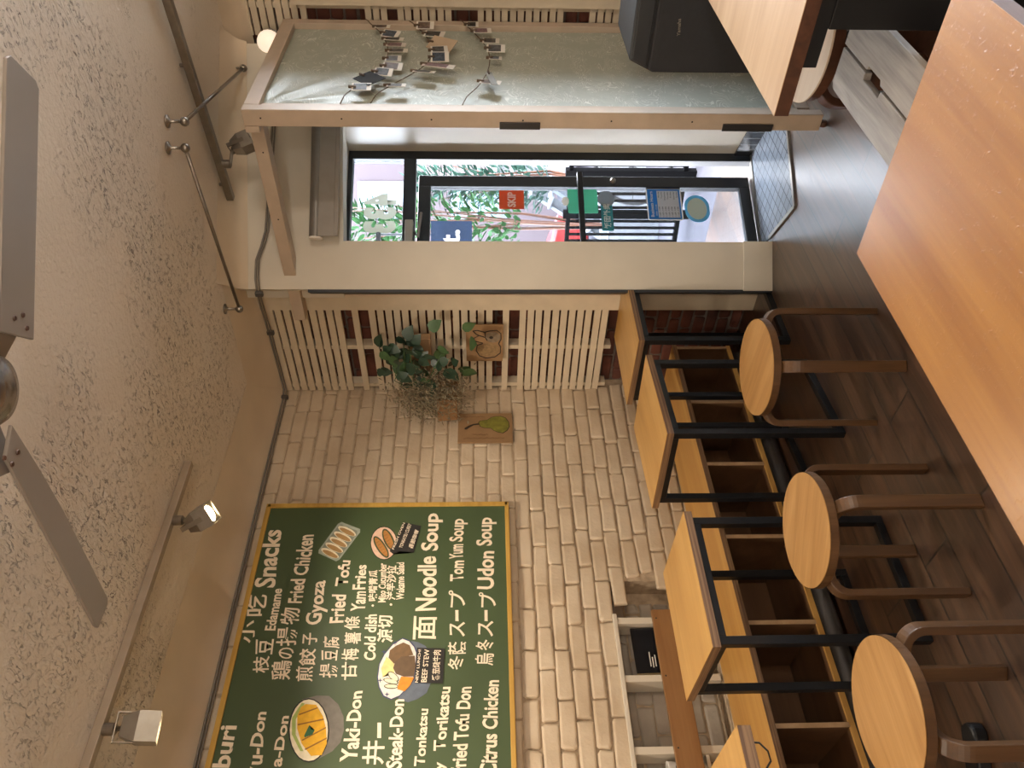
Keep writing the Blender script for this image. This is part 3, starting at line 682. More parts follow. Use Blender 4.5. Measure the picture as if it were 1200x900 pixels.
BOARD_ART = [('bowl_drawing', 'grey', 1, [(1.382, 2.293), (1.398, 2.231), (1.395, 2.178), (1.358, 2.134), (1.306, 2.105), (1.249, 2.096), (1.2, 2.104), (1.164, 2.134), (1.139, 2.18), (1.124, 2.209)]), ('bowl_drawing', 'black', 2, [(1.249, 2.157), (1.215, 2.155), (1.184, 2.16), (1.158, 2.169), (1.138, 2.184), (1.126, 2.202), (1.122, 2.223), (1.127, 2.245), (1.14, 2.268), (1.16, 2.288), (1.187, 2.306), (1.218, 2.32), (1.252, 2.329), (1.287, 2.332), (1.319, 2.329), (1.347, 2.32), (1.369, 2.305), (1.382, 2.286), (1.387, 2.264), (1.381, 2.241), (1.367, 2.217), (1.345, 2.196), (1.316, 2.178), (1.284, 2.165)]), ('bowl_drawing', 'cream', 3, [(1.249, 2.163), (1.217, 2.161), (1.187, 2.165), (1.162, 2.174), (1.143, 2.187), (1.131, 2.204), (1.128, 2.224), (1.132, 2.245), (1.144, 2.266), (1.164, 2.285), (1.19, 2.302), (1.22, 2.315), (1.252, 2.323), (1.285, 2.326), (1.316, 2.323), (1.343, 2.315), (1.364, 2.301), (1.377, 2.284), (1.381, 2.263), (1.376, 2.241), (1.362, 2.219), (1.341, 2.199), (1.313, 2.183), (1.282, 2.17)]), ('bowl_drawing', 'leaf', 4, [(1.367, 2.291), (1.364, 2.278), (1.297, 2.305), (1.234, 2.295), (1.167, 2.252), (1.167, 2.265), (1.235, 2.311), (1.304, 2.322)]), ('bowl_drawing', 'yolk', 5, [(1.361, 2.274), (1.357, 2.228), (1.308, 2.192), (1.257, 2.172), (1.195, 2.16), (1.15, 2.175), (1.147, 2.218), (1.197, 2.264), (1.259, 2.293), (1.31, 2.301), (1.348, 2.291)]), ('bowl_drawing', 'brown', 6, [(1.319, 2.296), (1.313, 2.294), (1.341, 2.219), (1.347, 2.22)]), ('bowl_drawing', 'brown', 6, [(1.277, 2.294), (1.271, 2.292), (1.292, 2.186), (1.298, 2.187)]), ('bowl_drawing', 'brown', 6, [(1.212, 2.266), (1.207, 2.264), (1.257, 2.172), (1.263, 2.173)]), ('bowl_drawing', 'brown', 6, [(1.176, 2.248), (1.17, 2.245), (1.214, 2.163), (1.22, 2.163)]), ('bowl_drawing', 'green', 7, [(1.228, 2.259), (1.271, 2.244), (1.252, 2.234), (1.251, 2.218), (1.233, 2.225), (1.221, 2.255)]), ('stew_drawing', 'slate', 1, [(1.642, 1.838), (1.635, 1.807), (1.618, 1.774), (1.591, 1.752), (1.523, 1.737), (1.449, 1.738), (1.401, 1.756), (1.375, 1.792), (1.361, 1.835), (1.377, 1.88), (1.447, 1.833)]), ('stew_drawing', 'navy', 2, [(1.658, 1.878), (1.644, 1.846), (1.617, 1.821), (1.588, 1.808), (1.524, 1.808), (1.468, 1.815), (1.423, 1.839), (1.386, 1.874), (1.372, 1.909), (1.387, 1.944), (1.427, 1.967), (1.473, 1.979), (1.535, 1.976), (1.581, 1.957), (1.629, 1.923)]), ('stew_drawing', 'white', 3, [(1.652, 1.879), (1.639, 1.848), (1.613, 1.825), (1.585, 1.813), (1.524, 1.812), (1.47, 1.819), (1.426, 1.842), (1.391, 1.874), (1.377, 1.908), (1.392, 1.941), (1.43, 1.963), (1.474, 1.974), (1.534, 1.972), (1.578, 1.954), (1.624, 1.921)]), ('stew_drawing', 'noodle', 4, [(1.567, 1.945), (1.538, 1.908), (1.491, 1.904), (1.491, 1.934), (1.472, 1.953), (1.512, 1.964)]), ('stew_drawing', 'beef', 5, [(1.634, 1.873), (1.62, 1.844), (1.573, 1.824), (1.565, 1.868), (1.534, 1.908), (1.562, 1.935), (1.597, 1.932), (1.619, 1.906)]), ('stew_drawing', 'beefdark', 6, [(1.542, 1.904), (1.567, 1.879), (1.57, 1.818), (1.525, 1.811), (1.474, 1.816), (1.474, 1.861), (1.487, 1.896), (1.514, 1.911)]), ('stew_drawing', 'orange', 7, [(1.474, 1.873), (1.47, 1.815), (1.432, 1.832), (1.408, 1.853), (1.418, 1.885), (1.452, 1.88)]), ('stew_drawing', 'greenline', 6, [(1.455, 1.882), (1.453, 1.885), (1.452, 1.89), (1.453, 1.895), (1.455, 1.902), (1.459, 1.909), (1.464, 1.915), (1.47, 1.921), (1.476, 1.927), (1.482, 1.93), (1.487, 1.932), (1.492, 1.933), (1.496, 1.931), (1.498, 1.928), (1.499, 1.924), (1.498, 1.918), (1.496, 1.911), (1.492, 1.905), (1.487, 1.898), (1.482, 1.892), (1.475, 1.887), (1.469, 1.883), (1.464, 1.881), (1.459, 1.881)]), ('stew_drawing', 'cream', 7, [(1.458, 1.886), (1.457, 1.888), (1.456, 1.892), (1.457, 1.897), (1.459, 1.902), (1.462, 1.908), (1.466, 1.913), (1.471, 1.919), (1.476, 1.923), (1.481, 1.926), (1.486, 1.928), (1.49, 1.929), (1.493, 1.928), (1.495, 1.925), (1.495, 1.921), (1.494, 1.917), (1.492, 1.911), (1.489, 1.906), (1.485, 1.9), (1.48, 1.895), (1.475, 1.89), (1.47, 1.887), (1.465, 1.885), (1.461, 1.885)]), ('stew_drawing', 'greenline', 6, [(1.445, 1.883), (1.443, 1.885), (1.441, 1.888), (1.44, 1.894), (1.44, 1.901), (1.441, 1.91), (1.443, 1.918), (1.445, 1.927), (1.449, 1.935), (1.453, 1.941), (1.457, 1.946), (1.46, 1.949), (1.464, 1.95), (1.466, 1.948), (1.468, 1.944), (1.469, 1.939), (1.469, 1.931), (1.468, 1.923), (1.466, 1.914), (1.464, 1.906), (1.46, 1.898), (1.456, 1.891), (1.453, 1.886), (1.449, 1.883)]), ('stew_drawing', 'cream', 7, [(1.447, 1.887), (1.445, 1.889), (1.443, 1.892), (1.443, 1.897), (1.443, 1.903), (1.444, 1.91), (1.446, 1.918), (1.448, 1.925), (1.451, 1.932), (1.454, 1.938), (1.457, 1.942), (1.46, 1.945), (1.462, 1.945), (1.464, 1.944), (1.466, 1.941), (1.466, 1.936), (1.466, 1.93), (1.465, 1.922), (1.463, 1.915), (1.461, 1.907), (1.458, 1.901), (1.455, 1.895), (1.452, 1.89), (1.449, 1.888)]), ('stew_drawing', 'greenline', 6, [(1.43, 1.881), (1.428, 1.882), (1.425, 1.885), (1.423, 1.89), (1.421, 1.896), (1.42, 1.904), (1.42, 1.912), (1.421, 1.92), (1.422, 1.928), (1.424, 1.934), (1.427, 1.94), (1.43, 1.943), (1.433, 1.944), (1.436, 1.943), (1.438, 1.94), (1.441, 1.936), (1.442, 1.929), (1.443, 1.921), (1.443, 1.913), (1.442, 1.905), (1.441, 1.897), (1.439, 1.89), (1.436, 1.885), (1.433, 1.882)]), ('stew_drawing', 'cream', 7, [(1.431, 1.885), (1.429, 1.886), (1.427, 1.889), (1.425, 1.893), (1.424, 1.898), (1.424, 1.905), (1.424, 1.912), (1.424, 1.919), (1.425, 1.926), (1.427, 1.931), (1.429, 1.936), (1.431, 1.939), (1.433, 1.94), (1.435, 1.939), (1.437, 1.936), (1.438, 1.932), (1.439, 1.927), (1.44, 1.92), (1.44, 1.913), (1.439, 1.906), (1.438, 1.899), (1.437, 1.894), (1.435, 1.889), (1.433, 1.886)]), ('stew_drawing', 'navy', 5, [(1.459, 1.975), (1.463, 1.964), (1.459, 1.952), (1.456, 1.963)]), ('stew_drawing', 'navy', 5, [(1.472, 1.965), (1.459, 1.961), (1.446, 1.962), (1.459, 1.966)]), ('stew_drawing', 'navy', 5, [(1.396, 1.939), (1.4, 1.928), (1.396, 1.917), (1.393, 1.928)]), ('stew_drawing', 'navy', 5, [(1.409, 1.929), (1.396, 1.926), (1.383, 1.927), (1.396, 1.931)]), ('stew_drawing', 'navy', 5, [(1.591, 1.97), (1.595, 1.959), (1.591, 1.947), (1.587, 1.958)]), ('stew_drawing', 'navy', 5, [(1.605, 1.959), (1.591, 1.956), (1.577, 1.957), (1.591, 1.961)]), ('stew_drawing', 'navy', 5, [(1.633, 1.923), (1.637, 1.912), (1.633, 1.9), (1.629, 1.911)]), ('stew_drawing', 'navy', 5, [(1.647, 1.913), (1.633, 1.909), (1.619, 1.91), (1.633, 1.914)]), ('stew_drawing', 'tag', 8, [(1.607, 1.81), (1.601, 1.684), (1.44, 1.687), (1.444, 1.811)]), ('sandwich_drawing', 'black', 1, [(2.165, 1.941), (2.14, 1.941), (2.117, 1.946), (2.097, 1.955), (2.082, 1.968), (2.072, 1.983), (2.069, 2.001), (2.073, 2.018), (2.082, 2.035), (2.098, 2.051), (2.118, 2.063), (2.142, 2.073), (2.167, 2.077), (2.193, 2.078), (2.217, 2.073), (2.238, 2.064), (2.254, 2.051), (2.264, 2.036), (2.267, 2.018), (2.263, 2.0), (2.253, 1.982), (2.236, 1.966), (2.215, 1.954), (2.191, 1.945)]), ('sandwich_drawing', 'pink', 2, [(2.165, 1.945), (2.141, 1.945), (2.119, 1.95), (2.1, 1.958), (2.085, 1.97), (2.076, 1.985), (2.073, 2.001), (2.077, 2.018), (2.086, 2.034), (2.101, 2.048), (2.12, 2.06), (2.143, 2.069), (2.167, 2.074), (2.192, 2.074), (2.215, 2.07), (2.235, 2.061), (2.25, 2.049), (2.259, 2.034), (2.262, 2.018), (2.259, 2.0), (2.249, 1.984), (2.233, 1.969), (2.213, 1.957), (2.19, 1.949)]), ('sandwich_drawing', 'greenline', 3, [(2.081, 1.982), (2.079, 1.988), (2.082, 1.996), (2.089, 2.006), (2.1, 2.017), (2.113, 2.028), (2.129, 2.039), (2.145, 2.049), (2.162, 2.057), (2.177, 2.062), (2.19, 2.065), (2.2, 2.065), (2.206, 2.061), (2.208, 2.055), (2.205, 2.047), (2.198, 2.036), (2.187, 2.025), (2.173, 2.014), (2.157, 2.003), (2.141, 1.993), (2.124, 1.985), (2.109, 1.98), (2.096, 1.978), (2.087, 1.978)]), ('sandwich_drawing', 'bun', 4, [(2.089, 1.987), (2.089, 1.991), (2.092, 1.997), (2.098, 2.005), (2.108, 2.014), (2.12, 2.024), (2.133, 2.033), (2.148, 2.042), (2.162, 2.049), (2.175, 2.054), (2.185, 2.057), (2.193, 2.058), (2.198, 2.056), (2.198, 2.051), (2.195, 2.045), (2.188, 2.037), (2.179, 2.028), (2.166, 2.018), (2.153, 2.009), (2.138, 2.0), (2.124, 1.993), (2.112, 1.988), (2.101, 1.985), (2.094, 1.985)]), ('sandwich_drawing', 'greenline', 3, [(2.123, 1.958), (2.122, 1.965), (2.126, 1.973), (2.133, 1.982), (2.144, 1.992), (2.158, 2.001), (2.174, 2.009), (2.191, 2.016), (2.208, 2.021), (2.223, 2.024), (2.236, 2.024), (2.245, 2.022), (2.251, 2.017), (2.251, 2.011), (2.248, 2.002), (2.24, 1.993), (2.228, 1.983), (2.214, 1.974), (2.198, 1.966), (2.181, 1.959), (2.164, 1.954), (2.149, 1.952), (2.137, 1.951), (2.128, 1.954)]), ('sandwich_drawing', 'bun', 4, [(2.132, 1.963), (2.132, 1.967), (2.135, 1.973), (2.142, 1.98), (2.152, 1.988), (2.164, 1.995), (2.178, 2.002), (2.192, 2.009), (2.206, 2.013), (2.219, 2.016), (2.23, 2.017), (2.237, 2.016), (2.241, 2.013), (2.241, 2.008), (2.238, 2.002), (2.231, 1.995), (2.22, 1.987), (2.208, 1.98), (2.194, 1.973), (2.18, 1.967), (2.166, 1.962), (2.153, 1.959), (2.143, 1.958), (2.136, 1.96)]), ('sandwich_drawing', 'brown', 5, [(2.184, 2.059), (2.194, 2.044), (2.191, 2.043), (2.181, 2.058)]), ('sandwich_drawing', 'brown', 5, [(2.224, 2.022), (2.234, 2.007), (2.231, 2.006), (2.221, 2.021)]), ('sandwich_drawing', 'brown', 5, [(2.169, 2.049), (2.179, 2.034), (2.176, 2.033), (2.165, 2.048)]), ('sandwich_drawing', 'brown', 5, [(2.207, 2.014), (2.217, 2.0), (2.215, 1.998), (2.204, 2.013)]), ('sandwich_drawing', 'brown', 5, [(2.153, 2.039), (2.163, 2.025), (2.16, 2.023), (2.15, 2.038)]), ('sandwich_drawing', 'brown', 5, [(2.191, 2.007), (2.201, 1.992), (2.198, 1.991), (2.187, 2.005)]), ('sandwich_drawing', 'brown', 5, [(2.138, 2.029), (2.148, 2.015), (2.145, 2.014), (2.135, 2.028)]), ('sandwich_drawing', 'brown', 5, [(2.174, 1.999), (2.184, 1.984), (2.181, 1.983), (2.171, 1.998)]), ('sandwich_drawing', 'brown', 5, [(2.123, 2.02), (2.133, 2.005), (2.13, 2.004), (2.12, 2.019)]), ('sandwich_drawing', 'brown', 5, [(2.158, 1.991), (2.168, 1.977), (2.165, 1.976), (2.154, 1.99)]), ('sandwich_drawing', 'brown', 5, [(2.108, 2.01), (2.118, 1.996), (2.115, 1.994), (2.105, 2.009)]), ('sandwich_drawing', 'brown', 5, [(2.141, 1.984), (2.151, 1.969), (2.148, 1.968), (2.138, 1.983)]), ('sandwich_drawing', 'brown', 5, [(2.093, 2.001), (2.102, 1.986), (2.1, 1.985), (2.09, 1.999)]), ('sandwich_drawing', 'brown', 5, [(2.125, 1.976), (2.135, 1.962), (2.132, 1.96), (2.122, 1.975)]), ('sandwich_drawing', 'tag', 6, [(2.29, 1.922), (2.266, 1.828), (2.107, 1.855), (2.117, 1.926), (2.099, 1.956), (2.117, 1.976), (2.189, 1.95)]), ('dumpling_plate_drawing', 'plate', 1, [(2.267, 2.264), (2.286, 2.255), (2.297, 2.238), (2.291, 2.226), (2.257, 2.15), (2.252, 2.138), (2.232, 2.136), (2.213, 2.147), (2.093, 2.21), (2.075, 2.219), (2.064, 2.236), (2.07, 2.247), (2.106, 2.318), (2.111, 2.329), (2.13, 2.331), (2.148, 2.322)]), ('dumpling_plate_drawing', 'greyplate', 2, [(2.254, 2.26), (2.271, 2.252), (2.28, 2.237), (2.275, 2.227), (2.246, 2.162), (2.242, 2.152), (2.225, 2.15), (2.208, 2.159), (2.105, 2.213), (2.089, 2.222), (2.08, 2.236), (2.085, 2.245), (2.116, 2.306), (2.121, 2.316), (2.137, 2.318), (2.153, 2.31)]), ('dumpling_plate_drawing', 'cream', 3, [(2.086, 2.226), (2.083, 2.229), (2.081, 2.235), (2.081, 2.243), (2.083, 2.253), (2.088, 2.265), (2.093, 2.277), (2.1, 2.289), (2.108, 2.3), (2.116, 2.309), (2.124, 2.315), (2.13, 2.319), (2.136, 2.319), (2.14, 2.316), (2.141, 2.31), (2.141, 2.302), (2.139, 2.291), (2.134, 2.28), (2.129, 2.267), (2.122, 2.255), (2.114, 2.245), (2.106, 2.236), (2.098, 2.23), (2.092, 2.226)]), ('dumpling_plate_drawing', 'dumpling', 4, [(2.085, 2.231), (2.083, 2.233), (2.082, 2.238), (2.083, 2.245), (2.085, 2.253), (2.089, 2.263), (2.094, 2.274), (2.1, 2.284), (2.106, 2.293), (2.113, 2.301), (2.118, 2.306), (2.123, 2.31), (2.127, 2.31), (2.13, 2.308), (2.13, 2.303), (2.129, 2.296), (2.127, 2.287), (2.123, 2.277), (2.118, 2.267), (2.112, 2.257), (2.106, 2.248), (2.099, 2.24), (2.094, 2.234), (2.089, 2.231)]), ('dumpling_plate_drawing', 'cream', 3, [(2.118, 2.209), (2.114, 2.212), (2.112, 2.218), (2.112, 2.226), (2.115, 2.236), (2.119, 2.248), (2.125, 2.26), (2.132, 2.272), (2.14, 2.283), (2.148, 2.292), (2.155, 2.298), (2.162, 2.302), (2.168, 2.302), (2.172, 2.299), (2.173, 2.294), (2.173, 2.285), (2.171, 2.275), (2.166, 2.263), (2.16, 2.25), (2.153, 2.238), (2.145, 2.228), (2.137, 2.219), (2.13, 2.213), (2.123, 2.209)]), ('dumpling_plate_drawing', 'dumpling', 4, [(2.116, 2.214), (2.114, 2.216), (2.113, 2.221), (2.114, 2.228), (2.117, 2.236), (2.121, 2.246), (2.126, 2.257), (2.132, 2.267), (2.138, 2.276), (2.144, 2.284), (2.15, 2.29), (2.155, 2.293), (2.159, 2.293), (2.161, 2.291), (2.162, 2.286), (2.161, 2.279), (2.159, 2.27), (2.155, 2.26), (2.15, 2.25), (2.144, 2.24), (2.137, 2.231), (2.131, 2.223), (2.125, 2.217), (2.12, 2.214)]), ('dumpling_plate_drawing', 'cream', 3, [(2.149, 2.192), (2.146, 2.194), (2.144, 2.2), (2.144, 2.209), (2.146, 2.219), (2.151, 2.231), (2.157, 2.243), (2.164, 2.255), (2.172, 2.266), (2.18, 2.275), (2.188, 2.282), (2.195, 2.285), (2.2, 2.285), (2.204, 2.282), (2.206, 2.277), (2.206, 2.268), (2.203, 2.257), (2.199, 2.246), (2.193, 2.233), (2.186, 2.221), (2.178, 2.21), (2.169, 2.201), (2.162, 2.195), (2.155, 2.192)]), ('dumpling_plate_drawing', 'dumpling', 4, [(2.148, 2.196), (2.146, 2.199), (2.145, 2.203), (2.146, 2.21), (2.148, 2.219), (2.152, 2.229), (2.158, 2.24), (2.164, 2.25), (2.17, 2.259), (2.176, 2.267), (2.182, 2.273), (2.187, 2.276), (2.191, 2.276), (2.194, 2.274), (2.194, 2.269), (2.193, 2.262), (2.191, 2.253), (2.187, 2.243), (2.182, 2.233), (2.176, 2.223), (2.169, 2.213), (2.163, 2.206), (2.157, 2.2), (2.152, 2.197)]), ('dumpling_plate_drawing', 'cream', 3, [(2.182, 2.174), (2.178, 2.177), (2.176, 2.183), (2.176, 2.191), (2.179, 2.202), (2.183, 2.214), (2.189, 2.226), (2.196, 2.238), (2.204, 2.249), (2.212, 2.258), (2.22, 2.264), (2.227, 2.268), (2.233, 2.268), (2.237, 2.265), (2.239, 2.259), (2.238, 2.251), (2.236, 2.24), (2.231, 2.228), (2.225, 2.216), (2.218, 2.204), (2.21, 2.193), (2.202, 2.184), (2.194, 2.178), (2.187, 2.174)]), ('dumpling_plate_drawing', 'dumpling', 4, [(2.18, 2.179), (2.178, 2.181), (2.177, 2.186), (2.178, 2.193), (2.181, 2.202), (2.185, 2.212), (2.19, 2.222), (2.196, 2.233), (2.202, 2.242), (2.209, 2.25), (2.215, 2.255), (2.22, 2.259), (2.224, 2.259), (2.226, 2.257), (2.227, 2.252), (2.226, 2.245), (2.224, 2.236), (2.219, 2.226), (2.214, 2.215), (2.208, 2.205), (2.202, 2.196), (2.195, 2.188), (2.189, 2.182), (2.184, 2.179)]), ('dumpling_plate_drawing', 'cream', 3, [(2.214, 2.156), (2.21, 2.159), (2.208, 2.165), (2.209, 2.174), (2.211, 2.184), (2.215, 2.196), (2.222, 2.209), (2.229, 2.221), (2.237, 2.232), (2.245, 2.241), (2.253, 2.247), (2.26, 2.251), (2.266, 2.251), (2.27, 2.248), (2.272, 2.242), (2.271, 2.233), (2.269, 2.223), (2.265, 2.211), (2.258, 2.198), (2.251, 2.186), (2.243, 2.175), (2.235, 2.166), (2.227, 2.16), (2.22, 2.156)]), ('dumpling_plate_drawing', 'dumpling', 4, [(2.213, 2.161), (2.21, 2.163), (2.21, 2.168), (2.211, 2.175), (2.213, 2.184), (2.217, 2.194), (2.222, 2.205), (2.229, 2.215), (2.235, 2.225), (2.242, 2.232), (2.248, 2.238), (2.253, 2.241), (2.257, 2.242), (2.259, 2.24), (2.26, 2.235), (2.259, 2.227), (2.257, 2.218), (2.252, 2.208), (2.247, 2.198), (2.241, 2.187), (2.234, 2.178), (2.228, 2.17), (2.222, 2.165), (2.217, 2.162)])]

for (s, y0, z0, y1, z1, y2, z2, y3, z3) in BOARD_TEXT:
    sm = len(s) == 1
    text('lettering', s, MT['chalk_paint'], t, (BX, y0, z0), (BX, y1, z1), (BX, y2, z2), (BX, y3, z3), (1, 0, 0), 0.027 if not sm else 0.012, 0.06 if not sm else 0.035, 0.0012)
ART = {'grey': '#6f6a62', 'black': '#1e1c1a', 'cream': '#e2d8bd', 'leaf': '#9fb060', 'yolk': '#d9a520', 'brown': '#8a5f22', 'green': '#2f5f3c', 'slate': '#5a6370', 'navy': '#3a3f63', 'white': '#d9d3cd', 'noodle': '#d8c886',
       'beef': '#6b5235', 'beefdark': '#5e4a34', 'orange': '#e08426', 'greenline': '#3b4527', 'tag': '#211e1b', 'pink': '#d6b49c', 'bun': '#a8743a', 'plate': '#9aa396', 'greyplate': '#7e8274', 'dumpling': '#a5814f'}
AM = {k: plain('drawing_' + k, v, 0.65, 0, 0.12, 40) for k, v in ART.items()}
ad = {}
for nm, col, lv, pts in BOARD_ART: ad.setdefault(nm, []).append((col, lv, pts))
for nm, items in ad.items():
    bm = BM(); cols = sorted({c for c, _, _ in items})
    for k, (c, lv, pts) in enumerate(items):
        h = BX + 0.0004 * lv + 0.00002 * k
        vs = [bm.verts.new((h, y, z)) for y, z in pts]
        f = bm.faces.new(vs); f.material_index = cols.index(c)
        if f.calc_area() and f.normal.x < 0: pass
    bmesh.ops.triangulate(bm, faces=bm.faces)
    link_mesh(nm, bm, [AM[c] for c in cols], t)
for (s, y0, z0, y1, z1, y2, z2, y3, z3) in BOARD_LABELS:
    text('lettering', s, MT['chalk_paint'], t, (BX, y0, z0), (BX, y1, z1), (BX, y2, z2), (BX, y3, z3), (1, 0, 0), 0.012, 0.04, 0.006)

# ------------------------------------------------------------------ cards and corner plant
t = thing('pear_card', 'brown cardboard with a painted green pear, on the white brick beside the chalkboard', 'artwork', (-3.39, 2.95, 1.34))
bm = BM(); box(bm, -3.378, -3.370, 2.838, 3.062, 1.338, 1.652); link_mesh('card', bm, MT['cardboard'], t)
def card_poly(name, fn, pts, col, lift, out): 
    bm = BM(); vs = [bm.verts.new(fn(a, b) + Vector(out) * lift) for a, b in pts]; f = bm.faces.new(vs); bmesh.ops.triangulate(bm, faces=[f])
    return link_mesh(name, bm, col, t)
pc = lambda a, b: Vector((-3.370, 3.062 - b * 0.224, 1.652 - a * 0.314))      # a 0..1 top to bottom, b 0..1 right to left, as in the photo
PEARD = [(470, 440), (500, 410), (560, 400), (620, 395), (690, 350), (760, 333), (850, 330), (930, 360), (980, 430), (992, 510), (950, 580), (880, 622), (800, 610), (730, 580), (680, 540), (630, 530), (560, 530), (500, 505)]
nP = lambda q: ((q[0] - 115) / 930, (q[1] - 270) / 520)
outl = [nP(q) for q in PEARD]; cxp = sum(a for a, _ in outl) / len(outl); cyp = sum(b for _, b in outl) / len(outl)
card_poly('pear_drawing', pc, [(cxp + (a - cxp) * 1.05, cyp + (b - cyp) * 1.07) for a, b in outl], plain('pear_outline', '#3a2a16', 0.7), 0.0008, (1, 0, 0))
card_poly('pear_drawing', pc, outl, plain('pear_green', '#77752c', 0.7, 0, 0.3, 30), 0.0016, (1, 0, 0))
card_poly('stem_drawing', pc, [nP(q) for q in ((480, 450), (480, 478), (380, 490), (310, 530), (260, 565), (225, 560), (228, 535), (290, 495), (370, 465))], plain('pear_stem', '#2e2013', 0.7), 0.0012, (1, 0, 0))
for k in range(3):
    bm = BM(); pts = []
    for i in range(46):
        a = 0.10 + i * 0.0165; b = (0.86, 0.74, 0.12)[k] + 0.018 * math.sin(i * 2.1 + k) + 0.012 * math.sin(i * 0.9)
        if k == 2 and a > 0.5: break
        if k == 1 and (a > 0.55 or a < 0.25): continue
        pts.append(pc(a, b) + Vector((0.0012, 0, 0)))
    tube(bm, pts, 0.0011, 5); link_mesh('scribble', bm, plain('faint_ink', '#6e4a28', 0.8), t)

RX0, RX1, RZ0, RZ1 = -3.115, -2.835, 1.392, 1.602
t = thing('rabbit_card', 'brown cardboard with an outlined rabbit sketch, hung on the slat screen under the plant', 'artwork', (-2.97, 3.25, 1.39))
bm = BM(); box(bm, RX0, RX1, 3.243, 3.250, RZ0, RZ1); link_mesh('card', bm, MT['cardboard'], t)
# photo crop 765x900 of the card: x runs down, y runs from right to left
rc = lambda q: Vector((RX1 - (q[1] - 222) / 205 * (RX1 - RX0), 3.243, RZ1 - (q[0] - 425) / 210 * (RZ1 - RZ0)))
ink = plain('rabbit_ink', '#2a2320', 0.7)
lines = [[(465, 255), (490, 252), (530, 262), (560, 255), (600, 252), (622, 270), (624, 300), (610, 325), (622, 345), (620, 380), (590, 402), (540, 408), (500, 395), (482, 365), (488, 335), (520, 325)],
         [(465, 255), (485, 275), (530, 290)], [(530, 290), (500, 280), (470, 295), (475, 312), (520, 322)], [(536, 262), (533, 290), (545, 308)]]
for L in lines:
    bm = BM(); tube(bm, [rc(q) + Vector((0, -0.0015, 0)) for q in L], 0.0026, 6); link_mesh('rabbit_outline', bm, ink, t)
bm = BM(); bm.faces.new([bm.verts.new(rc((568 + 11 * math.cos(a), 291 + 8 * math.sin(a))) + Vector((0, -0.002, 0))) for a in [i * 2 * PI / 14 for i in range(14)]]); link_mesh('eye_drawing', bm, ink, t)
bm = BM(); bm.faces.new([bm.verts.new(rc((578 + 42 * math.cos(a), 290 + 30 * math.sin(a))) + Vector((0, -0.0008, 0))) for a in [i * 2 * PI / 20 for i in range(20)]]); link_mesh('head_wash', bm, plain('rabbit_grey', '#80705c', 0.8, 0, 0.2, 50), t)
bm = BM(); bm.faces.new([bm.verts.new(rc((553 + 62 * math.cos(a), 362 + 38 * math.sin(a))) + Vector((0, -0.0009, 0))) for a in [i * 2 * PI / 20 for i in range(20)]]); link_mesh('body_wash', bm, plain('rabbit_body', '#8d7350', 0.8, 0, 0.25, 60), t)

t = thing('hanging_plant', 'potted trailing plant with dark green leaves and dried grey sprays in the brick corner', 'plant', (-3.27, 3.08, 1.66))
bm = BM(); hexa(bm, [(-3.372, 3.01, 1.655), (-3.21, 3.01, 1.655), (-3.21, 3.17, 1.655), (-3.372, 3.17, 1.655), (-3.372, 3.0, 1.77), (-3.19, 3.0, 1.77), (-3.19, 3.18, 1.77), (-3.372, 3.18, 1.77)]); link_mesh('planter', bm, MT['terracotta'], t, bevel=0.006)
bm = BM(); box(bm, -3.18, -2.90, 3.195, 3.245, 1.80, 1.93); link_mesh('wall_box', bm, MT['ply_pale'], t, bevel=0.003)
rs = random.Random(5)
def leaf_shape(bm, c, d, up, L, Wd):
    c = Vector(c); d = Vector(d).normalized(); s = d.cross(Vector(up)).normalized(); u = s.cross(d)
    pr = [(0, 0.0), (0.12, 0.38), (0.35, 0.5), (0.6, 0.40), (0.85, 0.16), (1.0, 0.0)]
    mid = [bm.verts.new(c + d * L * a - u * 0.10 * L * a * a) for a, _ in pr]
    for sg in (-1, 1):
        ed = [bm.verts.new(c + d * L * a + s * sg * Wd * b_ + u * 0.06 * L * b_ - u * 0.10 * L * a * a) if b_ > 0 else mid[i] for i, (a, b_) in enumerate(pr)]
        for i in range(len(pr) - 1):
            f = [mid[i], mid[i + 1], ed[i + 1], ed[i]]; f = [x for k, x in enumerate(f) if x not in f[:k]]
            if len(f) > 2: bm.faces.new(f if sg > 0 else f[::-1])
big = [((-3.05, 3.13, 1.97), 'a'), ((-2.93, 3.12, 1.99), 'a'), ((-2.84, 3.13, 1.93), 'a'), ((-2.80, 3.16, 1.80), 'b'), ((-2.93, 3.10, 1.78), 'b'), ((-2.98, 3.11, 1.86), 'a'), ((-3.02, 3.08, 1.72), 'a'), ((-2.80, 3.17, 1.62), 'b'), ((-2.88, 3.14, 1.58), 'b'), ((-3.05, 3.10, 1.62), 'b'), ((-3.08, 3.06, 1.80), 'a'), ((-2.99, 3.12, 2.05), 'a'), ((-2.90, 3.13, 2.04), 'a'), ((-3.10, 3.07, 1.90), 'a'), ((-2.97, 3.08, 1.68), 'a')]
extra = []
for i in range(46): extra.append(((rs.uniform(-3.14, -2.86), rs.uniform(3.03, 3.18), rs.choice((rs.uniform(1.86, 2.10), rs.uniform(1.88, 2.08), rs.uniform(1.62, 2.0)))), rs.choice('aab')))
for i, (c, k) in enumerate(big + extra):
    bm = BM(); L = rs.uniform(0.075, 0.115) if i < len(big) else rs.uniform(0.06, 0.10)
    leaf_shape(bm, c, (rs.uniform(-0.6, 0.9), rs.uniform(-0.5, 0.3), rs.uniform(-1.0, 0.1)), (rs.uniform(-0.3, 0.9), -1, rs.uniform(0.1, 0.8)), L, L * 0.78)
    link_mesh('leaf', bm, MT['leaf'] if k == 'a' else MT['leaf_light'], t, smooth=True)
bm = BM()
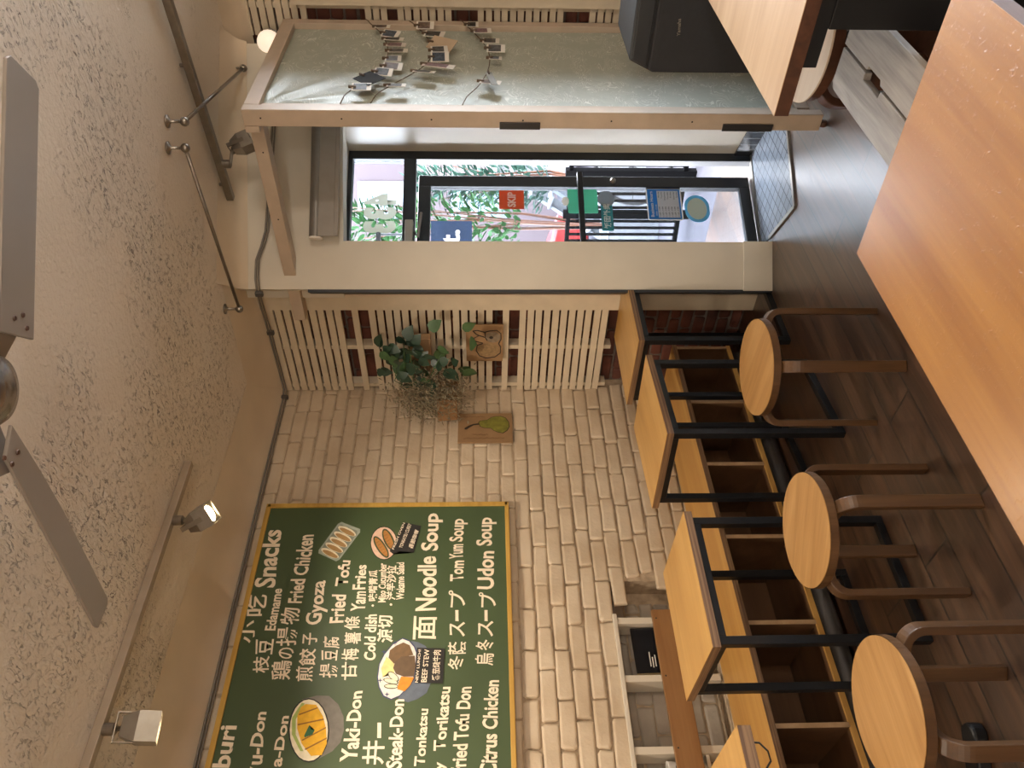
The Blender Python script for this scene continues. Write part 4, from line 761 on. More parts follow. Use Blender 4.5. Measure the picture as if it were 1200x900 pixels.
for i in range(9):
    a = Vector((rs.uniform(-3.3, -3.22), 3.09, 1.77)); b_ = Vector((rs.uniform(-3.12, -2.84), rs.uniform(3.06, 3.16), rs.uniform(1.62, 2.02)))
    m_ = (a + b_) / 2 + Vector((0, -0.03, rs.uniform(0.05, 0.16))); tube(bm, [a, a.lerp(m_, 0.6) + Vector((0, 0, 0.03)), m_, b_], 0.003, 5)
link_mesh('vine', bm, MT['leaf_light'], t)
bm = BM()
for i in range(3600):
    a = Vector((rs.gauss(-3.19, 0.07), rs.gauss(3.05, 0.05), rs.gauss(1.795, 0.09)))
    if a.x < -3.36 or a.y > 3.22: continue
    d = Vector((rs.uniform(-0.6, 1), rs.uniform(-1, 0.3), rs.uniform(-0.8, 1))).normalized() * rs.uniform(0.015, 0.045)
    s_ = d.cross(Vector((rs.random(), rs.random(), rs.random()))).normalized() * rs.uniform(0.002, 0.005)
    vs = [bm.verts.new(a), bm.verts.new(a + d * 0.5 + s_), bm.verts.new(a + d), bm.verts.new(a + d * 0.5 - s_)]; bm.faces.new(vs)
tag(link_mesh('dried_sprays', bm, MT['dry'], t), kind='stuff')
# ------------------------------------------------------------------ bench along the brick wall, its niche and back board
t = thing('cubby_bench', 'long plywood bench with open cubbies built along the white brick wall', 'bench', (-3.18, 1.4, 0.0))
BX0, BX1, BY0, BY1 = -3.372, -2.955, -0.55, 3.20
bm = BM(); box(bm, BX0, BX1, BY0, BY1, 0.408, 0.43); link_mesh('seat_top', bm, MT['bench_ply'], t, bevel=0.002)
bm = BM(); box(bm, BX1 - 0.001, BX1 + 0.004, BY0, BY1, 0.406, 0.4305); link_mesh('front_edge', bm, MT['ply_edge'], t)
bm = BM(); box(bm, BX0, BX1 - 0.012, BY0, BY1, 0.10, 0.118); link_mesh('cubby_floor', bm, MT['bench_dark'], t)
bm = BM(); box(bm, BX1 - 0.014, BX1 - 0.002, BY0, BY1, 0.098, 0.120); link_mesh('floor_lipping', bm, MT['bench_ply'], t)
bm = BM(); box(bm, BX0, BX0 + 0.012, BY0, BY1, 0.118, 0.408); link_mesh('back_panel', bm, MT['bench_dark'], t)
for y in (3.185, 2.765, 2.345, 1.925, 1.505, 1.085, 0.665, 0.245, -0.175):
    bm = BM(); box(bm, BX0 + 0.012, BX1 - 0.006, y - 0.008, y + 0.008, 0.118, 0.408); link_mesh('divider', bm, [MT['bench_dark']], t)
    bm = BM(); box(bm, BX1 - 0.007, BX1 - 0.002, y - 0.009, y + 0.009, 0.118, 0.408); link_mesh('divider_edge', bm, MT['ply_pale'], t)
for y in (3.1, 1.3, -0.4):
    bm = BM(); box(bm, BX0 + 0.02, BX0 + 0.10, y - 0.05, y + 0.05, 0.0, 0.10); link_mesh('foot', bm, MT['bench_dark'], t)
bm = BM(); tube(bm, [(-3.0, -0.55, 0.047), (-3.0, 1.2, 0.047), (-3.0, 3.15, 0.047)], 0.046, 20)
t = thing('heating_pipe', 'thick dark grey pipe lying on the floor under the cubby bench', 'pipe', (-3.0, 1.3, 0.0))
link_mesh('pipe', bm, MT['grey_pipe'], t, smooth=True)

t = thing('niche_shelving', 'white painted wooden frame with short posts lining the niche in the brick wall', 'shelving', (-3.41, 1.0, 0.43))
bm = BM(); hexa(bm, [(-3.525, -0.5, 0.872), (-3.378, -0.5, 0.872), (-3.378, 1.775, 0.872), (-3.525, 1.775, 0.872), (-3.525, -0.5, 0.892), (-3.378, -0.5, 0.892), (-3.378, 1.775, 0.892), (-3.525, 1.775, 0.892)]); link_mesh('lintel', bm, MT['white_paint'], t, bevel=0.003)
for y in (1.742, 1.462, 1.152, 0.842, 0.53, 0.22):
    bm = BM(); box(bm, -3.50, -3.385, y - 0.016, y + 0.016, 0.435, 0.871); link_mesh('post', bm, MT['white_paint'], t, bevel=0.003)
bm = BM(); box(bm, -3.50, -3.40, 1.478, 1.726, 0.555, 0.570); link_mesh('shelf', bm, MT['white_paint'], t)
t = thing('back_board', 'long brown wooden backrest board fixed across the niche above the bench', 'board', (-3.37, 0.7, 0.594))
bm = BM(); box(bm, -3.383, -3.362, -0.5, 1.785, 0.594, 0.707); link_mesh('board', bm, MT['rest_wood'], t, bevel=0.002)
for y in (1.74, 1.462, 1.152):
    bm = BM(); lathe(bm, (-3.3615, y, 0.69), [(0.004, 0), (0.003, 0.001), (0, 0.001)], 10, (1, 0, 0)); link_mesh('screw', bm, MT['black'], t)
t = thing('magazine', 'black covered magazine standing in the niche behind the backrest board', 'magazine', (-3.43, 1.61, 0.571))
bm = BM(); obox(bm, (-3.430, 1.607, 0.690), (0, 1, 0.02), (1, 0, 0), (0, -0.02, 1), 0.109, 0.010, 0.1155); link_mesh('pages', bm, plain('yellowed_pages', '#c3a878', 0.8, 0, 0.1, 60), t)
bm = BM(); obox(bm, (-3.4185, 1.610, 0.692), (0, 1, 0.02), (1, 0, 0), (0, -0.02, 1), 0.110, 0.0015, 0.118); link_mesh('cover', bm, plain('glossy_black_cover', '#15161a', 0.25, 0, 0.4, 14), t, bevel=0.001)
for k, (a, b_) in enumerate(((1.53, 1.60), (1.525, 1.575), (1.53, 1.585))):
    bm = BM(); box(bm, -3.4172, -3.4165, a, b_, 0.735 - 0.012 * k, 0.740 - 0.012 * k); link_mesh('cover_print', bm, MT['paper'], t)
t = thing('paper_cup', 'small white cup with dark print in the niche at the near edge', 'cup', (-3.43, 1.07, 0.571))
bm = BM(); box(bm, -3.50, -3.40, 0.86, 1.135, 0.555, 0.570); o = link_mesh('niche_shelf', bm, MT['white_paint']); tag(o, 'short white shelf inside the niche holding the white cup', 'shelf')
bm = BM(); lathe(bm, (-3.43, 1.085, 0.571), [(0.026, 0), (0.035, 0.16), (0.037, 0.165), (0.033, 0.165), (0.025, 0.01), (0, 0.01)], 24); link_mesh('cup', bm, MT['white'], t, smooth=True)
bm = BM()
for k in range(3): box(bm, -3.396, -3.3945, 1.078 - 0.004, 1.092, 0.70 - k * 0.012, 0.706 - k * 0.012)
link_mesh('print', bm, MT['black'], t)

# ------------------------------------------------------------------ tables by the bench
TZ = 0.755
def make_table(name, label, group, w_=0.455, d_=0.53):
    t = thing(name, label, 'table', group=group)
    th_ = 0.03
    bm = BM(); box(bm, -w_ / 2, w_ / 2, -d_ / 2, d_ / 2, TZ - 0.002, TZ); link_mesh('table_top', bm, MT['ply'], t)
    bm = BM(); box(bm, -w_ / 2, w_ / 2, -d_ / 2, d_ / 2, TZ - th_, TZ - 0.002); link_mesh('top_edge', bm, MT['ply_edge'], t)
    k = 0.03; a = w_ / 2 - 0.016; b_ = d_ / 2 - 0.016; zt = TZ - th_
    for sx in (-1, 1):
        for sy in (-1, 1):
            x = sx * (a - k / 2); y = sy * (b_ - k / 2)
            bm = BM(); box(bm, x - k / 2, x + k / 2, y - k / 2, y + k / 2, 0.0, zt - 0.001); link_mesh('leg', bm, MT['black_metal'], t, bevel=0.002)
        bm = BM(); box(bm, sx * (a - k / 2) - k / 2, sx * (a - k / 2) + k / 2, -b_ + k, b_ - k, 0.0, k); link_mesh('floor_rail', bm, MT['black_metal'], t, bevel=0.002)
        bm = BM(); box(bm, sx * (a - k / 2) - k / 2, sx * (a - k / 2) + k / 2, -b_ + k, b_ - k, zt - k, zt - 0.001); link_mesh('top_rail', bm, MT['black_metal'], t, bevel=0.002)
    for sy in (-1, 1):
        bm = BM(); box(bm, -a + k, a - k, sy * (b_ - k / 2) - k / 2, sy * (b_ - k / 2) + k / 2, zt - k, zt - 0.001); link_mesh('cross_rail', bm, MT['black_metal'], t, bevel=0.002)
    return t
TG = 'small plywood tables in a row along the wall bench'
tabs = [((-2.712, 2.993), 0.0, 'small plywood table on black frame, furthest of the row, against the slat screen'),
        ((-2.622, 2.275), 6.0, 'small plywood table on black frame, second from the slat screen in the row'),
        ((-2.612, 1.400), -1.0, 'small plywood table on black frame in front of the magazine niche, third from the slats')]
proto = None
for (x, y), r, lb in tabs:
    if proto is None: proto = make_table('cafe_table', lb, TG); o = proto
    else: o = copy_tree(proto); o['label'] = lb
    o.location = (x, y, 0); o.rotation_euler = (0, 0, math.radians(r))

# ------------------------------------------------------------------ round stools
def make_stool(label, group, h=0.465, r=0.186):
    t = thing('round_stool', label, 'stool', group=group)
    bm = BM(); lathe(bm, (0, 0, h - 0.030), [(0.0, 0), (r - 0.003, 0), (r, 0.003), (r, 0.028), (r - 0.002, 0.030)], 56)
    bmesh.ops.delete(bm, geom=[f for f in bm.faces if f.calc_center_median().z > h - 0.001], context='FACES_ONLY')
    link_mesh('seat_edge', bm, MT['stool_leg'], t)
    bm = BM(); vs = [bm.verts.new(((r - 0.002) * math.cos(a), (r - 0.002) * math.sin(a), h)) for a in [i * 2 * PI / 56 for i in range(56)]]
    v2 = [bm.verts.new((v.co.x, v.co.y, h - 0.002)) for v in vs]; bm.faces.new(vs); bm.faces.new(v2[::-1])
    for i in range(56): bm.faces.new((vs[i], v2[i], v2[(i + 1) % 56], vs[(i + 1) % 56]))
    link_mesh('seat', bm, MT['stool_seat'], t)
    zt = h - 0.030 - 0.0125
    for k in range(4):
        a = PI / 4 + k * PI / 2; d = Vector((math.cos(a), math.sin(a), 0)); sd = Vector((-math.sin(a), math.cos(a), 0))
        R_ = 0.213; rb = 0.05
        pts = [d * 0.05 + Z * zt, d * 0.12 + Z * zt]
        for i in range(9):
            q = i * PI / 2 / 8; pts.append(d * (R_ - rb + rb * math.sin(q)) + Z * (zt - rb + rb * math.cos(q)))
        pts.append(d * R_ + Z * 0.2); pts.append(d * R_)
        bm = BM(); sweep(bm, pts, sd, 0.042, 0.024); link_mesh('leg', bm, MT['stool_leg'], t, bevel=0.003)
    return t
SG = 'round birch stools standing in front of the bench tables'
stools = [((-2.03, 2.075), 0, 'round birch stool with bent legs, furthest of three, before the second table from the slats'),
          ((-2.085, 1.380), 33, 'round birch stool with bent legs, the middle one of three along the tables'),
          ((-1.990, 0.765), 88, 'round birch stool with bent legs, nearest and largest in view')]
ps = None
for (x, y), r, lb in stools:
    if ps is None: ps = make_stool(lb, SG); o = ps
    else: o = copy_tree(ps); o['label'] = lb
    o.location = (x, y, 0); o.rotation_euler = (0, 0, math.radians(r))

t = thing('pedestal_table', 'plywood table with thick edge and black rounded feet at the near end of the row', 'table', (-2.57, 0.60, 0))
bm = BM(); box(bm, -2.80, -2.341, 0.30, 0.863, 0.748, 0.75); link_mesh('table_top', bm, MT['ply'], t)
bm = BM(); box(bm, -2.80, -2.341, 0.30, 0.863, 0.708, 0.748); link_mesh('top_edge', bm, MT['ply_edge'], t)
bm = BM(); lathe(bm, (-2.585, 0.50, 0.045), [(0.035, 0), (0.03, 0.02), (0.03, 0.64), (0.10, 0.655), (0.10, 0.662), (0, 0.662)], 24); link_mesh('column', bm, MT['black_metal'], t, smooth=True)
for k in range(4):
    an = math.radians(57 + 90 * k); d = Vector((math.cos(an), math.sin(an), 0)); s_ = Vector((-d.y, d.x, 0)); c0 = Vector((-2.585, 0.50, 0.0))
    if k == 2: L_ = 0.30
    else: L_ = 0.43 if k == 0 else 0.30
    pts = [c0 + s_ * 0.036, c0 + d * (L_ - 0.036) + s_ * 0.036] + [c0 + d * (L_ - 0.036 + 0.036 * math.sin(q)) + s_ * 0.036 * math.cos(q) for q in [i * PI / 12 for i in range(1, 12)]] + [c0 + d * (L_ - 0.036) - s_ * 0.036, c0 - s_ * 0.036]
    bm = BM(); prism(bm, pts, (0, 0, 0.045)); link_mesh('foot', bm, MT['black_metal'], t, bevel=0.008)
bm = BM(); tube(bm, [(-2.36, 0.82, 0.709), (-2.352, 0.815, 0.69), (-2.348, 0.79, 0.672), (-2.355, 0.765, 0.668), (-2.36, 0.74, 0.69), (-2.365, 0.735, 0.709)], 0.003, 6); link_mesh('wire_hook', bm, MT['black'], t)

# ------------------------------------------------------------------ foreground table, right table, grey bench, white stool
t = thing('foreground_table', 'large varnished amber plywood table top filling the nearest corner', 'table', (-0.65, 0.65, 0))
bm = BM(); hexa(bm, [(-0.906, 0.02, 0.748), (-0.398, 0.02, 0.748), (-0.398, 1.285, 0.748), (-0.905, 1.252, 0.748), (-0.906, 0.02, 0.75), (-0.398, 0.02, 0.75), (-0.398, 1.285, 0.75), (-0.905, 1.252, 0.75)]); link_mesh('table_top', bm, MT['ply_fore'], t)
bm = BM(); hexa(bm, [(-0.906, 0.02, 0.715), (-0.398, 0.02, 0.715), (-0.398, 1.285, 0.715), (-0.905, 1.252, 0.715), (-0.906, 0.02, 0.748), (-0.398, 0.02, 0.748), (-0.398, 1.285, 0.748), (-0.905, 1.252, 0.748)]); link_mesh('top_edge', bm, MT['walnut'], t)
for x in (-0.86, -0.44):
    for y in (0.08, 1.19):
        bm = BM(); box(bm, x - 0.02, x + 0.02, y - 0.02, y + 0.02, 0, 0.715); link_mesh('leg', bm, MT['black_metal'], t)

t = thing('plywood_table', 'pale plywood table with dark edge and black leg in front of the loudspeaker', 'table', (-0.6, 2.3, 0))
bm = BM(); box(bm, -0.918, -0.25, 1.866, 2.86, 0.748, 0.75); link_mesh('table_top', bm, MT['ply_pale'], t)
bm = BM(); box(bm, -0.918, -0.25, 1.866, 2.86, 0.712, 0.748); link_mesh('top_edge', bm, MT['walnut'], t)
bm = BM(); box(bm, -0.805, -0.30, 1.895, 1.945, 0.665, 0.712); link_mesh('apron', bm, MT['black_metal'], t, bevel=0.002)
bm = BM(); box(bm, -0.805, -0.30, 2.78, 2.83, 0.665, 0.712); link_mesh('apron', bm, MT['black_metal'], t, bevel=0.002)
for y in (1.895, 2.78):
    bm = BM(); box(bm, -0.712, -0.40, y, y + 0.05, 0.02, 0.664); link_mesh('leg', bm, MT['black_metal'], t, bevel=0.003)
bm = BM(); box(bm, -0.71, -0.40, 1.87, 2.85, 0.0, 0.02); link_mesh('foot_plate', bm, MT['black_metal'], t)

t = thing('grey_bench', 'weathered grey two plank stool with a hand slot beside the pale plywood table', 'bench', (-0.885, 1.95, 0))
bm = BM(); HZ = 0.45
def plank(x0, x1): box(bm, x0, x1, 1.56, 2.242, HZ - 0.022, HZ)
# two planks with a hand slot cut between them
def pl(poly): prism(bm, [(x, y, HZ) for x, y in poly], (0, 0, -0.022))
pl([(-1.008, 2.222), (-0.990, 2.242), (-0.889, 2.242), (-0.889, 2.065), (-0.908, 2.062), (-0.908, 1.952), (-0.889, 1.949), (-0.889, 1.56), (-1.008, 1.56)])
pl([(-0.880, 2.242), (-0.758, 2.242), (-0.758, 1.56), (-0.880, 1.56), (-0.880, 1.962), (-0.868, 1.972), (-0.868, 2.058), (-0.880, 2.065)])
link_mesh('seat_planks', bm, MT['grey_wood'], t, bevel=0.002)
for y in (1.62, 2.18):
    bm = BM(); box(bm, -0.985, -0.775, y - 0.012, y + 0.012, 0.0, HZ - 0.0225); link_mesh('end_panel', bm, MT['walnut'], t)
bm = BM(); box(bm, -0.885 - 0.012, -0.885 + 0.012, 1.633, 2.167, 0.25, 0.33); link_mesh('stretcher', bm, MT['walnut'], t)

t = thing('white_top_stool', 'round stool with pale top and dark bent legs tucked under the pale plywood table', 'stool', (-0.955, 2.50, 0))
h = 0.462; r = 0.205
bm = BM(); lathe(bm, (-0.955, 2.50, h - 0.006), [(0, 0), (r, 0), (r, 0.005), (r - 0.001, 0.006), (0, 0.006)], 56); link_mesh('seat', bm, MT['stool_white'], t)
bm = BM(); lathe(bm, (-0.955, 2.50, h - 0.042), [(0, 0), (r - 0.006, 0), (r - 0.004, 0.036), (0, 0.036)], 56); link_mesh('seat_rim', bm, MT['walnut'], t)
for k in range(4):
    a = math.radians(35) + k * PI / 2; d = Vector((math.cos(a), math.sin(a), 0)); sd = Vector((-math.sin(a), math.cos(a), 0)); zt = h - 0.042 - 0.013; c0 = Vector((-0.955, 2.50, 0))
    pts = [c0 + d * 0.06 + Z * zt, c0 + d * 0.13 + Z * zt] + [c0 + d * (0.21 - 0.06 + 0.06 * math.sin(q)) + Z * (zt - 0.06 + 0.06 * math.cos(q)) for q in [i * PI / 2 / 8 for i in range(9)]] + [c0 + d * 0.21 + Z * 0.2, c0 + d * 0.21]
    bm = BM(); sweep(bm, pts, sd, 0.05, 0.026); link_mesh('leg', bm, MT['walnut'], t, bevel=0.003)
bm = BM(); tube(bm, [c0 + Vector((0.186 * math.cos(a), 0.186 * math.sin(a), 0.17)) for a in [i * 2 * PI / 40 for i in range(41)]], 0.008, 8, False); link_mesh('foot_ring', bm, MT['alu'], t, smooth=True)

# ------------------------------------------------------------------ loudspeaker
t = thing('loudspeaker', 'big black loudspeaker with sloping shoulders standing by the fabric partition', 'loudspeaker', (-1.05, 3.15, 0))
def front(k=0.0): return [(-1.285 + k, 0.02 + k), (-0.815 - k, 0.02 + k), (-0.815 - k, 0.838), (-0.862 - k * .5, 0.935 - k), (-1.238 + k * .5, 0.935 - k), (-1.285 + k, 0.838)]
bm = BM(); prism(bm, [(x, 2.965, z) for x, z in front()], (0, 0.36, 0)); link_mesh('shell', bm, MT['speaker_box'], t, bevel=0.008)
bm = BM(); prism(bm, [(x, 2.963, z) for x, z in [(-1.276, 0.03), (-0.824, 0.03), (-0.824, 0.836), (-0.835, 0.858), (-1.265, 0.858), (-1.276, 0.836)]], (0, -0.018, 0)); link_mesh('grille', bm, MT['speaker'], t, bevel=0.006)
bm = BM(); prism(bm, [(x, 2.963, z) for x, z in [(-1.262, 0.866), (-0.838, 0.866), (-0.868, 0.926), (-1.232, 0.926)]], (0, -0.010, 0)); link_mesh('top_band', bm, MT['speaker_box'], t, bevel=0.004)
text('logo', 'Yamaha', MT['alu'], t, (-1.136, 2.9445, 0.758), (-1.072, 2.9445, 0.766), (-1.136, 2.9445, 0.771), (-1.072, 2.9445, 0.779), (0, -1, 0), 0.02)
for x in (-1.25, -0.85):
    for y in (2.99, 3.29):
        bm = BM(); lathe(bm, (x, y, 0), [(0.018, 0), (0.02, 0.02)], 16); link_mesh('foot', bm, MT['black'], t)

# ------------------------------------------------------------------ fabric partition
PX = -1.55
t = thing('fabric_partition', 'cream wooden frame stretched with grey green vinyl sheet beside the door', 'partition', (PX, 3.6, 0))
bm = BM(); box(bm, PX - 0.045, PX + 0.03, 3.105, 3.155, 0.035, 2.515); link_mesh('post', bm, MT['beam'], t, bevel=0.003)
bm = BM(); box(bm, PX - 0.02, PX + 0.012, 3.156, 3.205, 0.12, 2.45); link_mesh('inner_stile', bm, MT['beam'], t, bevel=0.002)
bm = BM(); box(bm, PX - 0.045, PX + 0.03, 4.045, 4.10, 0.0, 2.515); link_mesh('far_post', bm, MT['beam'], t, bevel=0.003)
bm = BM(); box(bm, PX - 0.03, PX + 0.03, 3.156, 4.044, 2.45, 2.515); link_mesh('top_beam', bm, MT['beam'], t, bevel=0.003)
bm = BM(); box(bm, PX - 0.03, PX + 0.012, 3.206, 4.044, 0.06, 0.12); link_mesh('bottom_rail', bm, MT['beam'], t, bevel=0.003)
bm = BM(); box(bm, -2.735, PX - 0.046, 3.165, 3.235, 2.455, 2.515)
link_mesh('arm_beam', bm, MT['beam'], t, bevel=0.003)
bm = BM(); box(bm, PX - 0.075, PX - 0.046, 3.105, 3.235, 2.455, 2.515); link_mesh('corner_block', bm, MT['beam'], t, bevel=0.002)
bm = BM(); NYf, NZf = 60, 130; gv = []
for i in range(NYf + 1):
    row = []
    for j in range(NZf + 1):
        y = 3.20 + 0.862 * i / NYf; z = 0.118 + 2.338 * j / NZf
        dd = 0.004 * noise.noise(Vector((y * 3, z * 3, 1)))
        q = math.hypot((y - 3.22) * 1.3, z - 2.45)                     # puckers fan out from the near top corner
        an = math.atan2(2.47 - z, (y - 3.19) * 1.3)
        if q < 0.75: dd += 0.017 * math.sin(an * 12) * abs(math.sin(an * 6 + 0.6)) * math.exp(-q * 3.4) * min(1, q * 9)
        row.append(bm.verts.new((PX + dd, y, z)))
    gv.append(row)
for i in range(NYf):
    for j in range(NZf): bm.faces.new((gv[i][j], gv[i + 1][j], gv[i + 1][j + 1], gv[i][j + 1]))
o = link_mesh('vinyl_sheet', bm, MT['vinyl'], t, smooth=True); sm_ = o.modifiers.new('solid', 'SOLIDIFY'); sm_.thickness = 0.004; sm_.offset = -1
for z0, z1 in ((1.255, 1.43), (0.245, 0.465)):
    bm = BM(); box(bm, PX - 0.047, PX - 0.015, 3.098, 3.1045, z0, z1); link_mesh('hinge_plate', bm, plain('grey_hinge', '#3c3b3c', 0.4, 0.4), t, bevel=0.002)
bm = BM()
for z in (2.44, 2.1, 1.72, 1.33, 0.95, 0.6): lathe(bm, (PX - 0.008, 3.105, z), [(0.004, 0), (0.0035, 0.001), (0, 0.001)], 8, (0, -1, 0))
for x in (-1.75, -2.1, -2.5): lathe(bm, (x, 3.165, 2.48), [(0.004, 0), (0.0035, 0.001), (0, 0.001)], 8, (0, -1, 0))
link_mesh('screws', bm, MT['black'], t)
bm = BM(); lathe(bm, (PX - 0.02, 3.125, 0.018), [(0, -0.012), (0.014, -0.012), (0.018, -0.006), (0.018, 0.006), (0.014, 0.012), (0, 0.012)], 18, (1, 0, 0)); link_mesh('caster', bm, MT['walnut'], t, smooth=True)

# three strings of small photographs in front of the sheet
XS = PX + 0.034
def to_yz(px, py):                                  # measured on the sheet's plane: (photo position) -> along, height
    return px, py
strings = [('top', [(4.10, 2.10), (3.90, 1.99), (3.70, 1.945), (3.52, 1.955), (3.40, 2.02), (3.29, 2.075), (3.21, 2.115)]),
           ('middle', [(4.08, 1.875), (3.95, 1.80), (3.78, 1.745), (3.62, 1.74), (3.50, 1.79), (3.35, 1.90), (3.22, 1.985)]),
           ('bottom', [(4.10, 1.615), (3.97, 1.555), (3.80, 1.49), (3.66, 1.465), (3.50, 1.475), (3.33, 1.52), (3.21, 1.59)])]
def on_string(P, y):
    for (a, za), (b, zb) in zip(P, P[1:]):
        if b <= y <= a: return za + (zb - za) * (a - y) / (a - b)
    return P[-1][1]
pm = [plain('photo_print_' + n, c, 0.35, 0, 0.55, 70) for n, c in (('grey', '#4a4744'), ('blue', '#3d444e'), ('brown', '#5a4a40'), ('rose', '#75565a'), ('dark', '#2a2826'))]
paper_b = plain('kraft_card', '#b59f85', 0.6, 0, 0.06, 20)
ORD = ['nearest the wall slats', 'second from the wall slats', 'third from the wall slats', 'fourth from the wall slats', 'fifth from the wall slats', 'sixth from the wall slats', 'seventh from the wall slats', 'eighth from the wall slats', 'nearest the cream post']
hung = {'top': [(3.98, .075, .05, 0, 2, 'tiny faded photo'), (3.90, .088, .056, 18, 1, 'bluish instant photo'), (3.83, .094, .052, 4, 4, 'instant photo'), (3.76, .094, .05, 2, 3, 'instant photo'), (3.69, .094, .05, 0, 0, 'instant photo'), (3.60, .075, .052, 0, 0, 'small square photo'), (3.52, .092, .05, 8, 2, 'instant photo'), (3.46, .085, .05, 10, 0, 'instant photo'), (3.30, .085, .05, 0, 0, 'instant photo')],
        'middle': [(4.00, .088, .06, 0, 2, 'dark toned photo'), (3.90, .10, .06, 10, 4, 'slightly tilted photo'), (3.80, .13, .09, 28, 5, 'large folded kraft card'), (3.70, .08, .06, -6, 0, 'small photo'), (3.62, .085, .065, -3, 1, 'greenish photo'), (3.545, .15, .06, 14, 3, 'long pink and tan card'), (3.47, .10, .045, 10, 4, 'thin edge-on photo'), (3.32, .085, .045, 0, 0, 'instant photo')],
        'bottom': [(4.02, .06, .06, 0, 4, 'tiny dark photo'), (3.94, .09, .06, -4, 3, 'reddish group photo'), (3.82, .082, .055, 2, 4, 'square instant photo'), (3.73, .088, .05, 2, 0, 'instant photo'), (3.62, .06, .035, 5, 1, 'photo turned edge-on'), (3.37, .095, .05, 12, 2, 'photo turned sideways')]}
def photo(y, z, hgt, wid, ang, kind, label, grp):
    t = thing('hanging_photo', label, 'photo', (XS, y, z), 0, grp)
    a = math.radians(ang); yd = Vector((0, -math.cos(a), math.sin(a))); zd = Vector((0, math.sin(a), math.cos(a))); xd = Vector((1, 0, 0))
    tw = math.radians(rs.uniform(-22, 22)); yd = (Matrix.Rotation(tw, 3, zd) @ yd); xd = (Matrix.Rotation(tw, 3, zd) @ xd)
    c = Vector((XS + 0.010, y, z)) - zd * (hgt / 2 - 0.006)
    bm = BM(); obox(bm, c, yd, xd, zd, wid / 2, 0.0008, hgt / 2); link_mesh('paper', bm, paper_b if kind == 5 else MT['paper'], t)
    if kind != 5:
        pc_ = c + zd * hgt * 0.07 + xd * 0.0012
        bm = BM(); obox(bm, pc_, yd, xd, zd, wid * 0.42, 0.0004, hgt * 0.34); link_mesh('print', bm, pm[kind], t)
    bm = BM(); obox(bm, Vector((XS + 0.010, y, z + 0.004)), yd, xd, zd, 0.004, 0.006, 0.016); link_mesh('clip', bm, MT['string'], t)
for nm, P in strings:
    t = thing('photo_string', 'thin jute string sagging across the sheet with clipped photos, the %s of three' % {'top': 'topmost', 'middle': 'middle', 'bottom': 'lowest'}[nm], 'string', (XS, 3.65, P[3][1]))
    bm = BM(); pts = [(XS, P[0][0], P[0][1])]
    for i in range(1, 40):
        y = P[0][0] + (P[-1][0] - P[0][0]) * i / 40
        z = sum(on_string(P, min(P[0][0], max(P[-1][0], y + dy))) for dy in (-0.05, 0, 0.05)) / 3
        pts.append((XS, y, z))
    pts.append((XS - 0.02, P[-1][0] - 0.012, P[-1][1])); tube(bm, pts, 0.0022, 6); link_mesh('string', bm, MT['string'], t)
    H = hung[nm]
    for i, (y, hh, ww, an, kd, desc) in enumerate(H):
        pos = ORD[i] if i < len(H) - 1 else ORD[-1]
        photo(y, on_string(P, y) - 0.002, hh, ww, an, kd, '%s on the %s string, %s' % (desc, {'top': 'topmost', 'middle': 'middle', 'bottom': 'lowest'}[nm], pos), 'photos clipped to the three strings')
# the black square card turned on its point near the post
def lozenge(nm_, y, z, s, ang, col, label, name='hanging_card'):
    t = thing(name, label, 'card', (XS, y, z), 0, 'photos clipped to the three strings')
    a = math.radians(ang); yd = Vector((0, -math.cos(a), math.sin(a))); zd = Vector((0, math.sin(a), math.cos(a)))
    c = Vector((XS + 0.014, y, z))
    bm = BM(); obox(bm, c, yd, (1, 0, 0), zd, s[0] / 2, 0.001, s[1] / 2); link_mesh('card', bm, col, t)
    bm = BM(); obox(bm, c + yd * 0.0 + zd * (s[1] / 2 - 0.004), yd, (1, 0, 0), zd, 0.004, 0.006, 0.014); link_mesh('clip', bm, MT['string'], t)
    return t
lozenge('', 3.375, 2.005, (0.105, 0.105), 42, plain('black_card', '#19191a', 0.9, 0, 0.2, 30), 'black square card turned on its point, near the cream post')
lozenge('', 3.385, 1.462, (0.028, 0.13), 78, plain('dull_grey_card', '#77756c', 0.6, 0, 0.1, 30), 'flat grey card sticking out sideways from the lowest string')
# ------------------------------------------------------------------ roller blind above the door
t = thing('roller_blind', 'grey rolled up roller blind mounted above the glass door', 'blind', FP(1.0, 2.33, -3.93))
a0 = FP(0.705, 2.345, -3.915); a1 = FP(1.335, 2.325, -3.915)
ax = (a1 - a0).normalized()
bm = BM(); tube(bm, [a0, a1], 0.033, 24); link_mesh('tube', bm, MT['blind_tube'], t, smooth=False)
bm = BM(); lathe(bm, a0 - ax * 0.012, [(0, 0), (0.030, 0), (0.036, 0.003), (0.036, 0.011), (0, 0.011)], 28, ax); link_mesh('end_cap', bm, MT['white'], t)
bm = BM(); prism(bm, [a0 + Vector((0.02, -0.02, -0.0)), a1 + Vector((0.02, -0.02, 0.0)), a1 + Vector((0.02, -0.02, -0.105)), a0 + Vector((0.02, -0.02, -0.105))], (-0.003, 0.003, 0)); link_mesh('cloth', bm, MT['blind'], t)
bm = BM(); bar(bm, a0 + Vector((0.018, -0.018, -0.105)), a1 + Vector((0.018, -0.018, -0.105)), 0.012, 0.022); link_mesh('bottom_bar', bm, MT['blind'], t, bevel=0.003)

